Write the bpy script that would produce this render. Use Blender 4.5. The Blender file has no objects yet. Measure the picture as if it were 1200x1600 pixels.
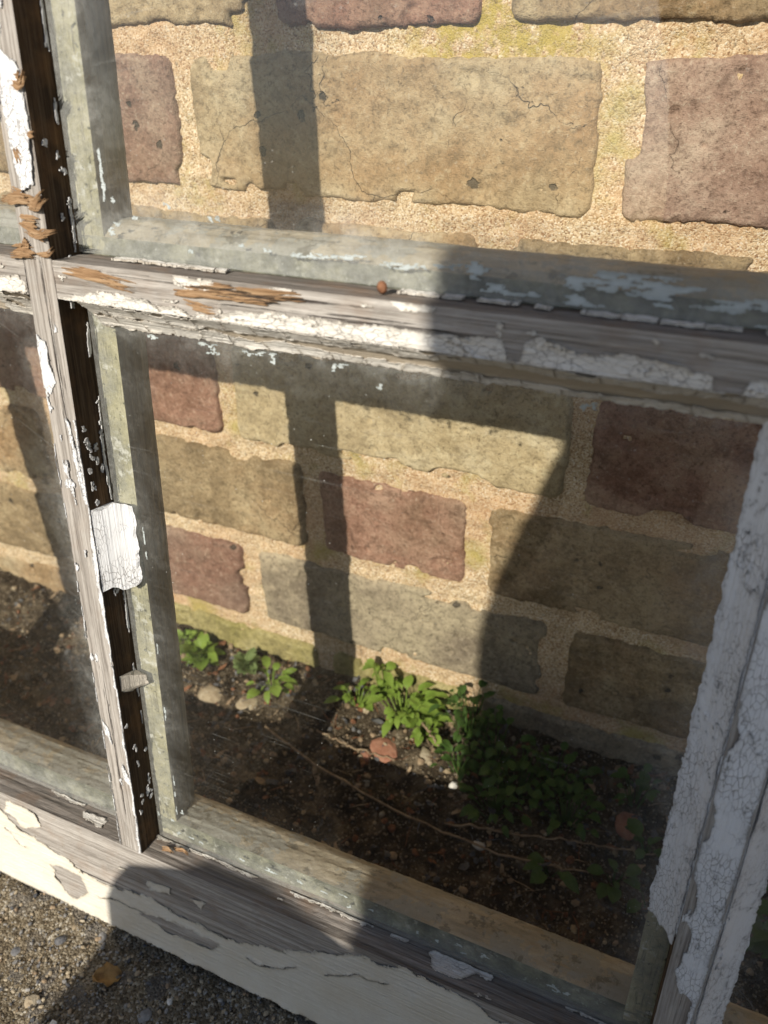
import bpy, math, random
import numpy as np
from mathutils import Vector, Matrix, Quaternion

random.seed(7)
S = bpy.context.scene
COL = S.collection

# ------------------------------------------------------------------ camera
CAM = Vector((0.3095, -0.4143, 0.4676))
YAW, PITCH, ROLL, FPX = -0.4453, 0.5732, 0.0359, 1305.0
fw = Vector((math.sin(YAW)*math.cos(PITCH), math.cos(YAW)*math.cos(PITCH), -math.sin(PITCH)))
rt = Vector((math.cos(YAW), -math.sin(YAW), 0))
dn = fw.cross(rt)
r2 = math.cos(ROLL)*rt + math.sin(ROLL)*dn
d2 = -math.sin(ROLL)*rt + math.cos(ROLL)*dn
cd = bpy.data.cameras.new('camera'); cam = bpy.data.objects.new('camera', cd); COL.objects.link(cam)
m = Matrix((r2, -d2, -fw)).transposed().to_4x4(); m.translation = CAM
cam.matrix_world = m
cd.sensor_fit = 'VERTICAL'; cd.sensor_height = 24.0; cd.sensor_width = 18.0
cd.lens = FPX/1600*24.0
cd.clip_start = 0.01; cd.clip_end = 500
cd.dof.use_dof = True; cd.dof.focus_distance = 0.375; cd.dof.aperture_fstop = 7.5
S.camera = cam
S.render.resolution_x = 768; S.render.resolution_y = 1024

# ------------------------------------------------------------------ sky, sun, exposure
SUN = Vector((0.032, 1.0, -0.627)).normalized()          # the way the light travels
W = bpy.data.worlds.new('World'); S.world = W; W.use_nodes = True
wn = W.node_tree; wn.nodes.clear()
sky = wn.nodes.new('ShaderNodeTexSky'); sky.sky_type = 'NISHITA'; sky.sun_disc = False
sky.sun_elevation = math.asin(-SUN.z); sky.sun_rotation = math.radians(180)
sky.air_density = 1.0; sky.dust_density = 1.0
bg = wn.nodes.new('ShaderNodeBackground'); bg.inputs['Strength'].default_value = 0.088
wo = wn.nodes.new('ShaderNodeOutputWorld')
wn.links.new(sky.outputs[0], bg.inputs[0]); wn.links.new(bg.outputs[0], wo.inputs[0])
sl = bpy.data.lights.new('sun', 'SUN'); sl.energy = 5.0; sl.angle = math.radians(0.53); sl.color = (1.0, 0.93, 0.82)
so = bpy.data.objects.new('sun', sl); COL.objects.link(so)
so.rotation_euler = SUN.to_track_quat('-Z', 'Y').to_euler(); so.location = (0, -3, 3)
S.view_settings.view_transform = 'Standard'; S.view_settings.look = 'None'
S.view_settings.exposure = 0.22; S.view_settings.gamma = 1.0; S.view_settings.use_curve_mapping = False
S.render.engine = 'CYCLES'
S.cycles.transparent_max_bounces = 12; S.cycles.max_bounces = 5; S.cycles.diffuse_bounces = 2; S.cycles.glossy_bounces = 2
S.cycles.caustics_reflective = False; S.cycles.caustics_refractive = False

# ------------------------------------------------------------------ numpy noise
def _h(ix, iy, s):
    n = (ix.astype(np.int64)*374761393 + iy.astype(np.int64)*668265263 + s*1442695041) & 0xffffffff
    n = ((n ^ (n >> 13))*1274126177) & 0xffffffff
    n = ((n ^ (n >> 16))*2246822519) & 0xffffffff
    return ((n ^ (n >> 15)) & 0xffffff)/float(0xffffff)
def vn(x, y, s=0):
    x = np.asarray(x, float); y = np.asarray(y, float)
    ix = np.floor(x); iy = np.floor(y); fx = x-ix; fy = y-iy
    fx = fx*fx*(3-2*fx); fy = fy*fy*(3-2*fy)
    a = _h(ix, iy, s); b = _h(ix+1, iy, s); c = _h(ix, iy+1, s); d = _h(ix+1, iy+1, s)
    return (a*(1-fx)+b*fx)*(1-fy)+(c*(1-fx)+d*fx)*fy
def fbm(x, y, s=0, o=4):
    r = 0; a = .5; t = 0
    for k in range(o):
        r = r+a*vn(np.asarray(x)*2**k, np.asarray(y)*2**k, s+17*k); t += a; a *= .55
    return r/t
def cells(x, y, s=0):
    """distance to nearest jittered point and that point's random value"""
    ix = np.floor(x); iy = np.floor(y); best = np.full(np.shape(x), 9.0); rid = np.zeros(np.shape(x))
    for i in (-1, 0, 1):
        for j in (-1, 0, 1):
            cx = ix+i; cy = iy+j
            d = np.hypot(cx+_h(cx, cy, s)-x, cy+_h(cx, cy, s+5)-y); r = _h(cx, cy, s+9)
            k = d < best; best = np.where(k, d, best); rid = np.where(k, r, rid)
    return best, rid
def sstep(a, b, x):
    t = np.clip((x-a)/(b-a), 0, 1); return t*t*(3-2*t)
def inpoly(x, y, poly):
    r = np.zeros(np.shape(x), bool); n = len(poly)
    for i in range(n):
        x1, y1 = poly[i]; x2, y2 = poly[(i+1) % n]
        if y1 == y2: continue
        c = ((y1 > y) != (y2 > y)) & (x < (x2-x1)*(y-y1)/(y2-y1)+x1)
        r ^= c
    return r

# ------------------------------------------------------------------ mesh helpers
def tag(o, label=None, cat=None, group=None, kind=None):
    if label: o['label'] = label
    if cat: o['category'] = cat
    if group: o['group'] = group
    if kind: o['kind'] = kind
    return o
def mesh(name, V, F, mats=(), mi=None, smooth=False):
    V = np.asarray(V, np.float32); F = np.asarray(F, np.int32); k = F.shape[1]
    me = bpy.data.meshes.new(name)
    me.vertices.add(len(V)); me.vertices.foreach_set('co', V.ravel())
    me.loops.add(F.size); me.loops.foreach_set('vertex_index', F.ravel())
    me.polygons.add(len(F)); me.polygons.foreach_set('loop_start', np.arange(0, F.size, k, dtype=np.int32))
    if mi is not None: me.polygons.foreach_set('material_index', np.asarray(mi, np.int32))
    me.polygons.foreach_set('use_smooth', np.full(len(F), bool(smooth)))
    for mt in mats: me.materials.append(mt)
    me.update(calc_edges=True); me.validate()
    return me
def obj(name, me, parent=None, loc=(0, 0, 0), rot=(0, 0, 0)):
    o = bpy.data.objects.new(name, me); COL.objects.link(o)
    o.location = loc; o.rotation_euler = rot
    if parent is not None: o.parent = parent
    return o
def empty(name, loc=(0, 0, 0), rot=(0, 0, 0)):
    o = bpy.data.objects.new(name, None); COL.objects.link(o); o.location = loc; o.rotation_euler = rot
    o.empty_display_size = .05
    return o
def quads(n, m_):
    i, j = np.meshgrid(np.arange(n-1), np.arange(m_-1), indexing='ij'); a = (i*m_+j).ravel()
    return np.stack([a, a+m_, a+m_+1, a+1], 1)
def box_mesh(name, x0, x1, y0, y1, z0, z1, mats):
    V = [(x, y, z) for x in (x0, x1) for y in (y0, y1) for z in (z0, z1)]
    F = [(0, 1, 3, 2), (4, 6, 7, 5), (0, 4, 5, 1), (2, 3, 7, 6), (0, 2, 6, 4), (1, 5, 7, 3)]
    return mesh(name, V, F, mats)

# ------------------------------------------------------------------ material helpers
class NT:
    def __init__(s, name, rough=.8, spec=.3):
        s.m = bpy.data.materials.new(name); s.m.use_nodes = True; s.t = s.m.node_tree; s.t.nodes.clear()
        s.out = s.t.nodes.new('ShaderNodeOutputMaterial'); s.b = s.t.nodes.new('ShaderNodeBsdfPrincipled')
        s.t.links.new(s.b.outputs[0], s.out.inputs[0])
        s.b.inputs['Roughness'].default_value = rough; s.b.inputs['Specular IOR Level'].default_value = spec
        tc = s.t.nodes.new('ShaderNodeTexCoord'); s.co = tc.outputs['Object']
    def L(s, a, b): s.t.links.new(a, b)
    def set(s, sock, v):
        if hasattr(v, 'is_output'): s.L(v, sock)
        else: sock.default_value = v
    def scale(s, v, co=None):
        n = s.t.nodes.new('ShaderNodeVectorMath'); n.operation = 'MULTIPLY'; s.L(co or s.co, n.inputs[0]); n.inputs[1].default_value = v; return n.outputs[0]
    def jitter(s):
        oi = s.t.nodes.new('ShaderNodeObjectInfo'); n = s.t.nodes.new('ShaderNodeVectorMath'); n.operation = 'MULTIPLY_ADD'
        s.L(oi.outputs['Random'], n.inputs[0]); n.inputs[1].default_value = (3.1, 5.7, 7.3); s.L(s.co, n.inputs[2]); s.co = n.outputs[0]; s.rnd = oi.outputs['Random']
    def noise(s, sc, det=4, rough=.55, co=None, dist=0, col=False):
        n = s.t.nodes.new('ShaderNodeTexNoise'); n.inputs['Scale'].default_value = sc; n.inputs['Detail'].default_value = det
        n.inputs['Roughness'].default_value = rough; n.inputs['Distortion'].default_value = dist; s.L(co or s.co, n.inputs['Vector'])
        return n.outputs[1 if col else 0]
    def vor(s, sc, feat='F1', co=None, out='Distance', rnd=1.0):
        n = s.t.nodes.new('ShaderNodeTexVoronoi'); n.feature = feat; n.inputs['Scale'].default_value = sc; n.inputs['Randomness'].default_value = rnd
        s.L(co or s.co, n.inputs['Vector']); return n.outputs[out]
    def warp(s, co, sc, amt):
        n = s.noise(sc, 3, co=co, col=True); a = s.t.nodes.new('ShaderNodeVectorMath'); a.operation = 'MULTIPLY_ADD'
        s.L(n, a.inputs[0]); a.inputs[1].default_value = (amt,)*3; s.L(co, a.inputs[2]); return a.outputs[0]
    def ramp(s, f, stops, interp='LINEAR'):
        n = s.t.nodes.new('ShaderNodeValToRGB'); n.color_ramp.interpolation = interp; e = n.color_ramp.elements
        while len(e) < len(stops): e.new(.5)
        for k, (p, c) in enumerate(stops):
            e[k].position = p; e[k].color = (c, c, c, 1) if not hasattr(c, '__len__') else (*c, 1)
        s.L(f, n.inputs[0]); return n.outputs[0]
    def mix(s, f, a, b, mode='MIX'):
        n = s.t.nodes.new('ShaderNodeMix'); n.data_type = 'RGBA'; n.blend_type = mode
        s.set(n.inputs[0], f)
        for k, v in ((6, a), (7, b)):
            if hasattr(v, 'is_output'): s.L(v, n.inputs[k])
            else: n.inputs[k].default_value = (*v, 1) if len(v) == 3 else v
        return n.outputs[2]
    def math(s, op, a, b=0.0, clamp=False):
        n = s.t.nodes.new('ShaderNodeMath'); n.operation = op; n.use_clamp = clamp; s.set(n.inputs[0], a); s.set(n.inputs[1], b); return n.outputs[0]
    def bump(s, h, dist, strength=1.0, prev=None):
        n = s.t.nodes.new('ShaderNodeBump'); n.inputs['Distance'].default_value = dist; n.inputs['Strength'].default_value = strength
        s.L(h, n.inputs['Height'])
        if prev is not None: s.L(prev, n.inputs['Normal'])
        return n.outputs[0]
    def done(s, col, normal=None, rough=None):
        s.set(s.b.inputs['Base Color'], col if hasattr(col, 'is_output') else (*col, 1))
        if normal is not None: s.L(normal, s.b.inputs['Normal'])
        if rough is not None: s.set(s.b.inputs['Roughness'], rough)
        return s.m

def wood_mat(name, axis, cols, brown=0.0, dark=0.5):
    """weathered timber, grain along the given local axis"""
    n = NT(name, .85, .2)
    al, ac = 22.0, 900.0
    v = [ac, ac, ac]; v['xyz'.index(axis)] = al
    g = n.scale(tuple(v)); g = n.warp(g, .25, 1.6)
    fine = n.noise(1.0, 6, .7, co=g)
    v2 = [170.0]*3; v2['xyz'.index(axis)] = 7.0
    broad = n.noise(1.0, 4, .6, co=n.scale(tuple(v2)))
    c = n.ramp(fine, [(.28, cols[0]), (.5, cols[1]), (.72, cols[2])])
    c = n.mix(n.ramp(broad, [(.35, 0.0), (.65, dark)]), c, cols[0])
    if brown > 0:
        c = n.mix(n.math('MULTIPLY', n.ramp(n.noise(60, 4, .6), [(.5, 0.0), (.68, 1.0)]), brown), c, (.23, .12, .05))
    # open grain checks
    v3 = [420.0]*3; v3['xyz'.index(axis)] = 9.0
    ck = n.noise(1.0, 5, .65, co=n.warp(n.scale(tuple(v3)), .5, .7))
    chk = n.ramp(ck, [(.30, 1.0), (.36, 0.0)])
    c = n.mix(chk, c, (.05, .04, .035))
    nb = n.bump(fine, .0005); nb = n.bump(broad, .0008, 1, nb)
    nb = n.bump(n.math('SUBTRACT', 1.0, chk), .0008, .8, nb)
    return n.done(c, nb)

def paint_mat(name, base, dirt, axis='z', crack=1.0, stain=.3):
    n = NT(name, .55, .35)
    big = n.noise(35, 5, .6); c = n.mix(n.ramp(big, [(.38, 0.0), (.72, stain)]), base, dirt)
    sp = n.noise(900, 3, .6); c = n.mix(n.ramp(sp, [(.62, 0.0), (.76, .5)]), c, dirt)
    a = [170.0]*3; a['xyz'.index(axis)] = 90.0
    v1 = n.vor(1.0, 'DISTANCE_TO_EDGE', co=n.warp(n.scale(tuple(a)), 2.2, .5))
    b_ = [620.0]*3; b_['xyz'.index(axis)] = 260.0
    v2 = n.vor(1.0, 'DISTANCE_TO_EDGE', co=n.warp(n.scale(tuple(b_)), 2.0, .5))
    l1 = n.ramp(v1, [(0.0, .6), (.013, 0.0)]); l2 = n.ramp(v2, [(0.0, .62), (.05, 0.0)])
    gate = n.ramp(n.noise(55, 3, .5), [(.38, 0.0), (.54, 1.0)])
    l2 = n.math('MULTIPLY', l2, gate)
    gate1 = n.ramp(n.noise(28, 3, .5), [(.50, .0), (.62, 1.0)])
    l1 = n.math('MULTIPLY', l1, gate1)
    ln = n.math('MULTIPLY', n.math('MAXIMUM', l1, l2), crack, True)
    at = n.t.nodes.new('ShaderNodeAttribute'); at.attribute_name = 'worn'       # grime gathers on the broken rims
    c = n.mix(n.math('MULTIPLY', at.outputs['Fac'], n.ramp(n.noise(160, 4, .7), [(.35, .15), (.65, .9)])), c, tuple(.62*x for x in dirt))
    c = n.mix(ln, c, (.20, .165, .14))
    nb = n.bump(n.math('SUBTRACT', 1.0, ln), .0006, .8)
    v4 = [700.0]*3; v4['xyz'.index(axis)] = 14.0
    gr = n.noise(1.0, 3, .6, co=n.scale(tuple(v4))); nb = n.bump(gr, .0008, .9, nb); c = n.mix(n.ramp(gr, [(.30, .12), (.46, 0.0)]), c, tuple(.6*x for x in dirt))
    return n.done(c, nb)

GREYW = ((.13, .112, .095), (.385, .355, .32), (.62, .585, .535))
M = {}
M['wood_x'] = wood_mat('weathered_wood_along_x', 'x', GREYW, .22, .45)
M['wood_z'] = wood_mat('weathered_wood_along_z', 'z', GREYW, .12, .35)
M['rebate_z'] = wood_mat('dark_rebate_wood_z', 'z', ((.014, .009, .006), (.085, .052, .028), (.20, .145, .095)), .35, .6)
M['rebate_x'] = wood_mat('ledge_wood_x', 'x', ((.10, .085, .07), (.26, .23, .20), (.45, .41, .37)), .35, .6)
M['splinter'] = wood_mat('torn_wood', 'x', ((.15, .085, .042), (.33, .205, .11), (.50, .36, .22)), 0, .4)
M['paint_x'] = paint_mat('old_white_paint_x', (.72, .70, .65), (.54, .47, .37), 'x', .9, .32)
M['paint_z'] = paint_mat('old_white_paint_z', (.80, .81, .82), (.56, .55, .53), 'z', 1.0, .25)
M['cream'] = paint_mat('cream_rail_paint', (.68, .65, .575), (.56, .475, .34), 'x', .12, .45)
M['smear'] = paint_mat('pale_blue_paint_smear', (.52, .57, .57), (.36, .40, .38), 'x', .3, .3)
M['putty'] = paint_mat('beige_putty', (.52, .45, .35), (.36, .31, .25), 'x', .35, .5)
M['putty_z'] = paint_mat('grey_putty', (.50, .46, .39), (.36, .33, .28), 'z', .5, .5)

def bed_mat():
    """old putty bed and algae on the glass shoulder"""
    n = NT('mossy_putty_bed', .8, .3)
    a = n.noise(55, 6, .65); c = n.ramp(a, [(.28, (.13, .13, .10)), (.42, (.29, .285, .205)), (.55, (.42, .40, .27)), (.72, (.58, .56, .44))])
    v = n.ramp(n.noise(300, 4, .7), [(.33, 0.0), (.42, 1.0)]); c = n.mix(v, (.075, .08, .06), c)
    sk = n.noise(1.0, 5, .75, co=n.scale((650, 650, 45))); c = n.mix(n.ramp(sk, [(.36, .75), (.47, 0.0)]), c, (.09, .085, .06))
    c = n.mix(n.ramp(n.noise(140, 5, .75), [(.56, 0.0), (.64, .85)]), c, (.66, .67, .62))
    return n.done(c, n.bump(n.noise(400, 5, .65), .0008))
M['bed'] = bed_mat()
def bed_x_mat():
    n = NT('dark_algae_bed', .8, .3)
    a = n.noise(60, 5, .68); c = n.ramp(a, [(.30, (.05, .054, .042)), (.48, (.15, .155, .12)), (.60, (.27, .27, .205)), (.74, (.46, .46, .38))])
    c = n.mix(n.ramp(n.noise(260, 4, .7), [(.60, 0.0), (.70, .7)]), c, (.50, .51, .46))
    return n.done(c, n.bump(n.noise(400, 4, .65), .0008))
M['bed_x'] = bed_x_mat()
def mould_mat():
    n = NT('grimy_inner_moulding', .6, .4)
    co = n.scale((28, 120, 120)); a = n.noise(1.0, 6, .72, co=co)
    c = n.ramp(a, [(.3, (.20, .18, .13)), (.5, (.38, .335, .25)), (.7, (.52, .47, .37))])
    c = n.mix(n.ramp(n.noise(38, 5, .7), [(.500, 0.0), (.515, .8)]), c, (.31, .315, .285))
    c = n.mix(n.ramp(n.noise(120, 6, .75), [(.56, 0.0), (.60, .7)]), c, (.13, .12, .09))
    c = n.mix(n.ramp(n.noise(700, 3, .7), [(.66, 0.0), (.72, .7)]), c, (.08, .08, .06))
    return n.done(c, n.bump(n.noise(260, 5, .6), .0006))
M['mould'] = mould_mat()
def mould_z_mat():
    n = NT('grey_inner_moulding', .55, .4)
    v = n.noise(1.0, 5, .6, co=n.scale((420, 420, 14)))
    c = n.ramp(v, [(.3, (.09, .092, .08)), (.6, (.19, .185, .16)), (.8, (.30, .285, .25))])
    c = n.mix(n.ramp(n.noise(70, 5, .7), [(.58, 0.0), (.66, .6)]), c, (.36, .37, .35))
    return n.done(c, n.bump(v, .0004))
M['mould_z'] = mould_z_mat()

def schlick(n, normal=None):
    lw = n.t.nodes.new('ShaderNodeLayerWeight'); lw.inputs['Blend'].default_value = .5
    if normal is not None: n.L(normal, lw.inputs['Normal'])
    return n.math('ADD', n.math('MULTIPLY', n.math('POWER', lw.outputs['Facing'], 5.0), .95), .042)
def glass_parts(n):
    t = n.t; t.nodes.remove(n.b)
    tr = t.nodes.new('ShaderNodeBsdfTransparent'); tr.inputs[0].default_value = (.985, .985, .972, 1)
    gl = t.nodes.new('ShaderNodeBsdfGlossy'); gl.inputs['Roughness'].default_value = .012
    a = t.nodes.new('ShaderNodeMixShader'); n.L(tr.outputs[0], a.inputs[1]); n.L(gl.outputs[0], a.inputs[2])
    return gl, a
def clean_glass():
    n = NT('clean_glass_back'); gl, a = glass_parts(n); n.L(schlick(n), a.inputs[0]); n.L(a.outputs[0], n.out.inputs[0]); return n.m
def glass_mat(name, seed, edge, grime=1.0):
    """old window glass: clear, reflecting, with dust, specks and rain marks lying on it. edge = pane rectangle"""
    n = NT(name); t = n.t; gl, a = glass_parts(n)
    n.L(schlick(n), a.inputs[0])
    df = t.nodes.new('ShaderNodeBsdfDiffuse')
    x1, x2, z1, z2 = edge
    sep = t.nodes.new('ShaderNodeSeparateXYZ'); n.L(n.co, sep.inputs[0])
    ex = n.math('MINIMUM', n.math('SUBTRACT', sep.outputs[0], x1), n.math('SUBTRACT', x2, sep.outputs[0]))
    ez = n.math('MINIMUM', n.math('SUBTRACT', sep.outputs[2], z1), n.math('SUBTRACT', z2, sep.outputs[2]))
    e = n.math('MINIMUM', ex, ez)
    n1 = n.noise(34+seed, 4, .68)
    e = n.math('ADD', e, n.math('MULTIPLY', n.math('SUBTRACT', n1, .5), .05))
    em = n.ramp(n.math('MULTIPLY', e, 12.0), [(.0, min(.2*grime, .4)), (.08, .085*grime), (.24, .014*grime), (.6, .003*grime)])      # grime creeping in from the edges
    mott = n.noise(300, 3, .75)
    rot = t.nodes.new('ShaderNodeVectorRotate'); rot.rotation_type = 'Y_AXIS'; rot.inputs['Angle'].default_value = .6+seed*.35; n.L(n.co, rot.inputs['Vector'])
    st2 = n.noise(1.0, 2, .6, co=n.scale((1100, 30, 16), rot.outputs[0]))
    str_ = n.math('MULTIPLY', n.ramp(st2, [(.60, 0.0), (.74, .10)]), n.ramp(n1, [(.48, 0.0), (.62, 1.0)]))
    v = t.nodes.new('ShaderNodeTexVoronoi'); v.inputs['Scale'].default_value = 400; n.L(n.co, v.inputs['Vector'])
    sx = t.nodes.new('ShaderNodeSeparateXYZ'); n.L(v.outputs['Color'], sx.inputs[0])
    sp = n.math('MULTIPLY', n.math('GREATER_THAN', sx.outputs[0], .72), n.math('LESS_THAN', v.outputs['Distance'], n.math('MULTIPLY', n.math('POWER', sx.outputs[1], 2.2), .42)))
    sp = n.math('MULTIPLY', sp, n.ramp(n1, [(.40, .12), (.58, 1.0)]))
    base = n.math('ADD', n.math('MULTIPLY', em, n.math('MULTIPLY', mott, 1.7)), str_)
    k = n.math('MAXIMUM', base, sp, True)
    n.set(df.inputs[0], (.56, .57, .54, 1))
    b = t.nodes.new('ShaderNodeMixShader'); n.L(k, b.inputs[0]); n.L(a.outputs[0], b.inputs[1]); n.L(df.outputs[0], b.inputs[2])
    n.L(b.outputs[0], n.out.inputs[0])
    return n.m
M['glass_back'] = clean_glass()

def brick_mat(name, c1, c2, c3, speck=.3, crackk=1.0, patch=(.30, .17, .08)):
    n = NT(name, .9, .15); n.jitter()
    a = n.noise(24, 6, .72); c = n.ramp(a, [(.34, c1), (.50, c2), (.64, c3)])
    b = n.noise(13, 4, .6); c = n.mix(n.ramp(b, [(.48, 0.0), (.66, .6)]), c, patch)
    c = n.mix(n.ramp(b, [(.30, .55), (.44, 0.0)]), c, c1)
    md = n.noise(110, 5, .78); c = n.mix(n.ramp(md, [(.36, .45), (.48, 0.0)]), c, tuple(.5*x for x in c1)); c = n.mix(n.ramp(md, [(.54, 0.0), (.70, .55)]), c, tuple(min(1.25*x, .7) for x in c3))
    f = n.noise(420, 3, .8); c = n.mix(n.ramp(f, [(.32, .7), (.48, 0.0)]), c, tuple(.45*x for x in c1))
    c = n.mix(n.ramp(f, [(.58, 0.0), (.72, speck)]), c, (.60, .54, .43))
    # burnt pits, each a hole of its own
    v = n.t.nodes.new('ShaderNodeTexVoronoi'); v.inputs['Scale'].default_value = 75; n.L(n.warp(n.co, 220, .006), v.inputs['Vector'])
    sx = n.t.nodes.new('ShaderNodeSeparateXYZ'); n.L(v.outputs['Color'], sx.inputs[0])
    rad = n.math('MULTIPLY', n.math('GREATER_THAN', sx.outputs[0], .72), n.math('MULTIPLY', sx.outputs[1], .26))
    pit = n.ramp(n.math('SUBTRACT', rad, v.outputs['Distance']), [(.0, 0.0), (.05, 1.0)])
    c = n.mix(n.math('MULTIPLY', pit, .85), c, (.05, .043, .035))
    # hairline cracks
    cr = n.vor(15, 'DISTANCE_TO_EDGE', co=n.warp(n.co, 55, .022)); l = n.ramp(cr, [(0.0, .62), (.0042, 0.0)])
    l = n.math('MULTIPLY', n.math('MULTIPLY', l, n.math('MULTIPLY', n.ramp(b, [(.46, 0.0), (.54, 1.0)]), n.ramp(a, [(.44, 0.0), (.50, 1.0)]))), crackk)
    c = n.mix(l, c, (.06, .05, .04))
    h = n.math('SUBTRACT', n.math('ADD', n.math('MULTIPLY', f, .6), n.math('MULTIPLY', md, 1.3)), n.math('MAXIMUM', pit, l))
    return n.done(c, n.bump(h, .0013))
BR = {
 'yellow': brick_mat('yellow_stock_brick', (.27, .20, .115), (.41, .32, .195), (.50, .42, .28), .35, 1.0, (.35, .20, .09)),
 'olive': brick_mat('olive_stock_brick', (.19, .14, .08), (.32, .24, .14), (.42, .335, .205), .35, 1.0, (.30, .18, .09)),
 'red': brick_mat('red_brick', (.19, .10, .065), (.30, .17, .12), (.38, .25, .18), .4, .5, (.30, .22, .15)),
 'plum': brick_mat('plum_brick', (.17, .105, .08), (.27, .18, .135), (.34, .255, .19), .5, .5, (.24, .12, .085)),
 'grey': brick_mat('grey_stock_brick', (.19, .155, .115), (.31, .26, .185), (.44, .37, .26), .3, .7, (.44, .38, .26)),
 'pale': brick_mat('pale_stock_brick', (.36, .285, .165), (.51, .415, .255), (.58, .50, .34), .3, .7, (.36, .27, .15)),
 'rose': brick_mat('rose_brick', (.26, .165, .125), (.37, .26, .20), (.46, .36, .28), .5, .4, (.33, .24, .17)),
 'moss': brick_mat('mossy_stock_brick', (.20, .175, .08), (.34, .295, .13), (.43, .38, .20), .15, .4, (.30, .28, .08)),
}
def mortar_mat():
    n = NT('sandy_mortar', .95, .1)
    v = n.vor(1250, 'F1', out='Color'); sx = n.t.nodes.new('ShaderNodeSeparateXYZ'); n.L(v, sx.inputs[0])
    c = n.ramp(sx.outputs[0], [(0.0, (.24, .14, .07)), (.2, (.50, .36, .215)), (.55, (.64, .50, .32)), (.85, (.74, .62, .44)), (1.0, (.80, .74, .60))])
    c = n.mix(n.ramp(n.noise(14, 4, .6), [(.40, 0.0), (.64, .5)]), c, (.50, .29, .16))
    lich = n.ramp(n.noise(17, 5, .65), [(.54, 0.0), (.66, .75)]); c = n.mix(lich, c, (.40, .34, .10))
    dv = n.t.nodes.new('ShaderNodeVectorMath'); dv.operation = 'DISTANCE'; n.L(n.warp(n.co, 30, .06), dv.inputs[0]); dv.inputs[1].default_value = (.108, .03, .478)
    c = n.mix(n.math('MULTIPLY', n.ramp(n.math('MULTIPLY', dv.outputs['Value'], 8.0), [(.18, .85), (.55, 0.0)]), n.ramp(n.noise(120, 4, .7), [(.38, 0.0), (.55, 1.0)])), c, (.42, .33, .06))
    d = n.vor(1250, 'F1'); h = n.math('SUBTRACT', 1.0, d)
    c = n.mix(n.ramp(n.noise(350, 4, .7), [(.30, .7), (.42, 0.0)]), c, (.14, .10, .06))
    nb = n.bump(h, .0005, .8); nb = n.bump(n.noise(160, 5, .7), .0014, 1, nb)
    return n.done(c, nb)
M['mortar'] = mortar_mat()
def ground_mat():
    n = NT('gritty_ground', .95, .15)
    sep = n.t.nodes.new('ShaderNodeSeparateXYZ'); n.L(n.co, sep.inputs[0])
    v = n.vor(760, 'F1', out='Color'); sx = n.t.nodes.new('ShaderNodeSeparateXYZ'); n.L(v, sx.inputs[0])
    grit = n.ramp(sx.outputs[0], [(0.0, (.08, .062, .04)), (.35, (.19, .15, .095)), (.7, (.28, .23, .155)), (.92, (.42, .37, .28)), (1.0, (.60, .56, .48))])
    v2 = n.vor(90, 'F1', out='Color', co=n.warp(n.co, 120, .006)); s2 = n.t.nodes.new('ShaderNodeSeparateXYZ'); n.L(v2, s2.inputs[0])
    grit = n.mix(n.ramp(s2.outputs[1], [(.80, 0.0), (.86, .6)]), grit, (.15, .14, .13))
    grit = n.mix(n.ramp(n.noise(45, 5, .6), [(.45, 0.0), (.7, .4)]), grit, (.12, .095, .065))
    a = n.noise(60, 6, .7)
    soil = n.ramp(a, [(.32, (.022, .017, .011)), (.5, (.075, .056, .036)), (.64, (.19, .15, .10)), (.78, (.34, .285, .20))])
    soil = n.mix(n.ramp(sx.outputs[1], [(.88, 0.0), (.93, .75)]), soil, (.32, .27, .20))
    k = n.ramp(n.math('ADD', n.math('MULTIPLY', n.math('ADD', sep.outputs[1], .205), 14.0), n.math('MULTIPLY', n.noise(30, 4, .6), .6)), [(.3, 0.0), (.6, 1.0)])
    c = n.mix(k, grit, soil)
    h = n.math('SUBTRACT', 1.0, n.vor(760, 'F1'))
    nb = n.bump(h, .0014); nb = n.bump(n.noise(140, 6, .7), .003, 1, nb)
    return n.done(c, nb)
M['ground'] = ground_mat()
def simple(name, cols, sc=80, rough=.8, bumpd=.0006, spec=.3, bsc=400):
    n = NT(name, rough, spec); n.jitter()
    c = n.ramp(n.noise(sc, 5, .65), [(.3, cols[0]), (.5, cols[1]), (.7, cols[2])])
    return n.done(c, n.bump(n.noise(bsc, 4, .6), bumpd))
M['stone'] = simple('grey_pebble', ((.16, .15, .14), (.27, .26, .245), (.40, .385, .36)), 160)
M['flint'] = simple('dark_flint', ((.05, .05, .055), (.11, .11, .115), (.22, .215, .21)), 160)
M['buff'] = simple('buff_stone', ((.26, .20, .13), (.38, .31, .21), (.50, .44, .33)), 140)
M['chalk'] = simple('white_paint_crumb', ((.55, .53, .48), (.70, .68, .63), (.80, .78, .74)), 160)
M['terra'] = simple('terracotta', ((.24, .10, .06), (.36, .17, .11), (.45, .25, .17)), 120)
M['twig'] = simple('dry_twig', ((.16, .11, .07), (.30, .22, .14), (.42, .33, .22)), 200)
M['dead'] = simple('dead_leaf', ((.24, .12, .04), (.42, .24, .08), (.55, .34, .13)), 130, .6)
M['rust'] = simple('rusty_iron', ((.08, .035, .02), (.18, .08, .04), (.30, .15, .08)), 300)
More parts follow.
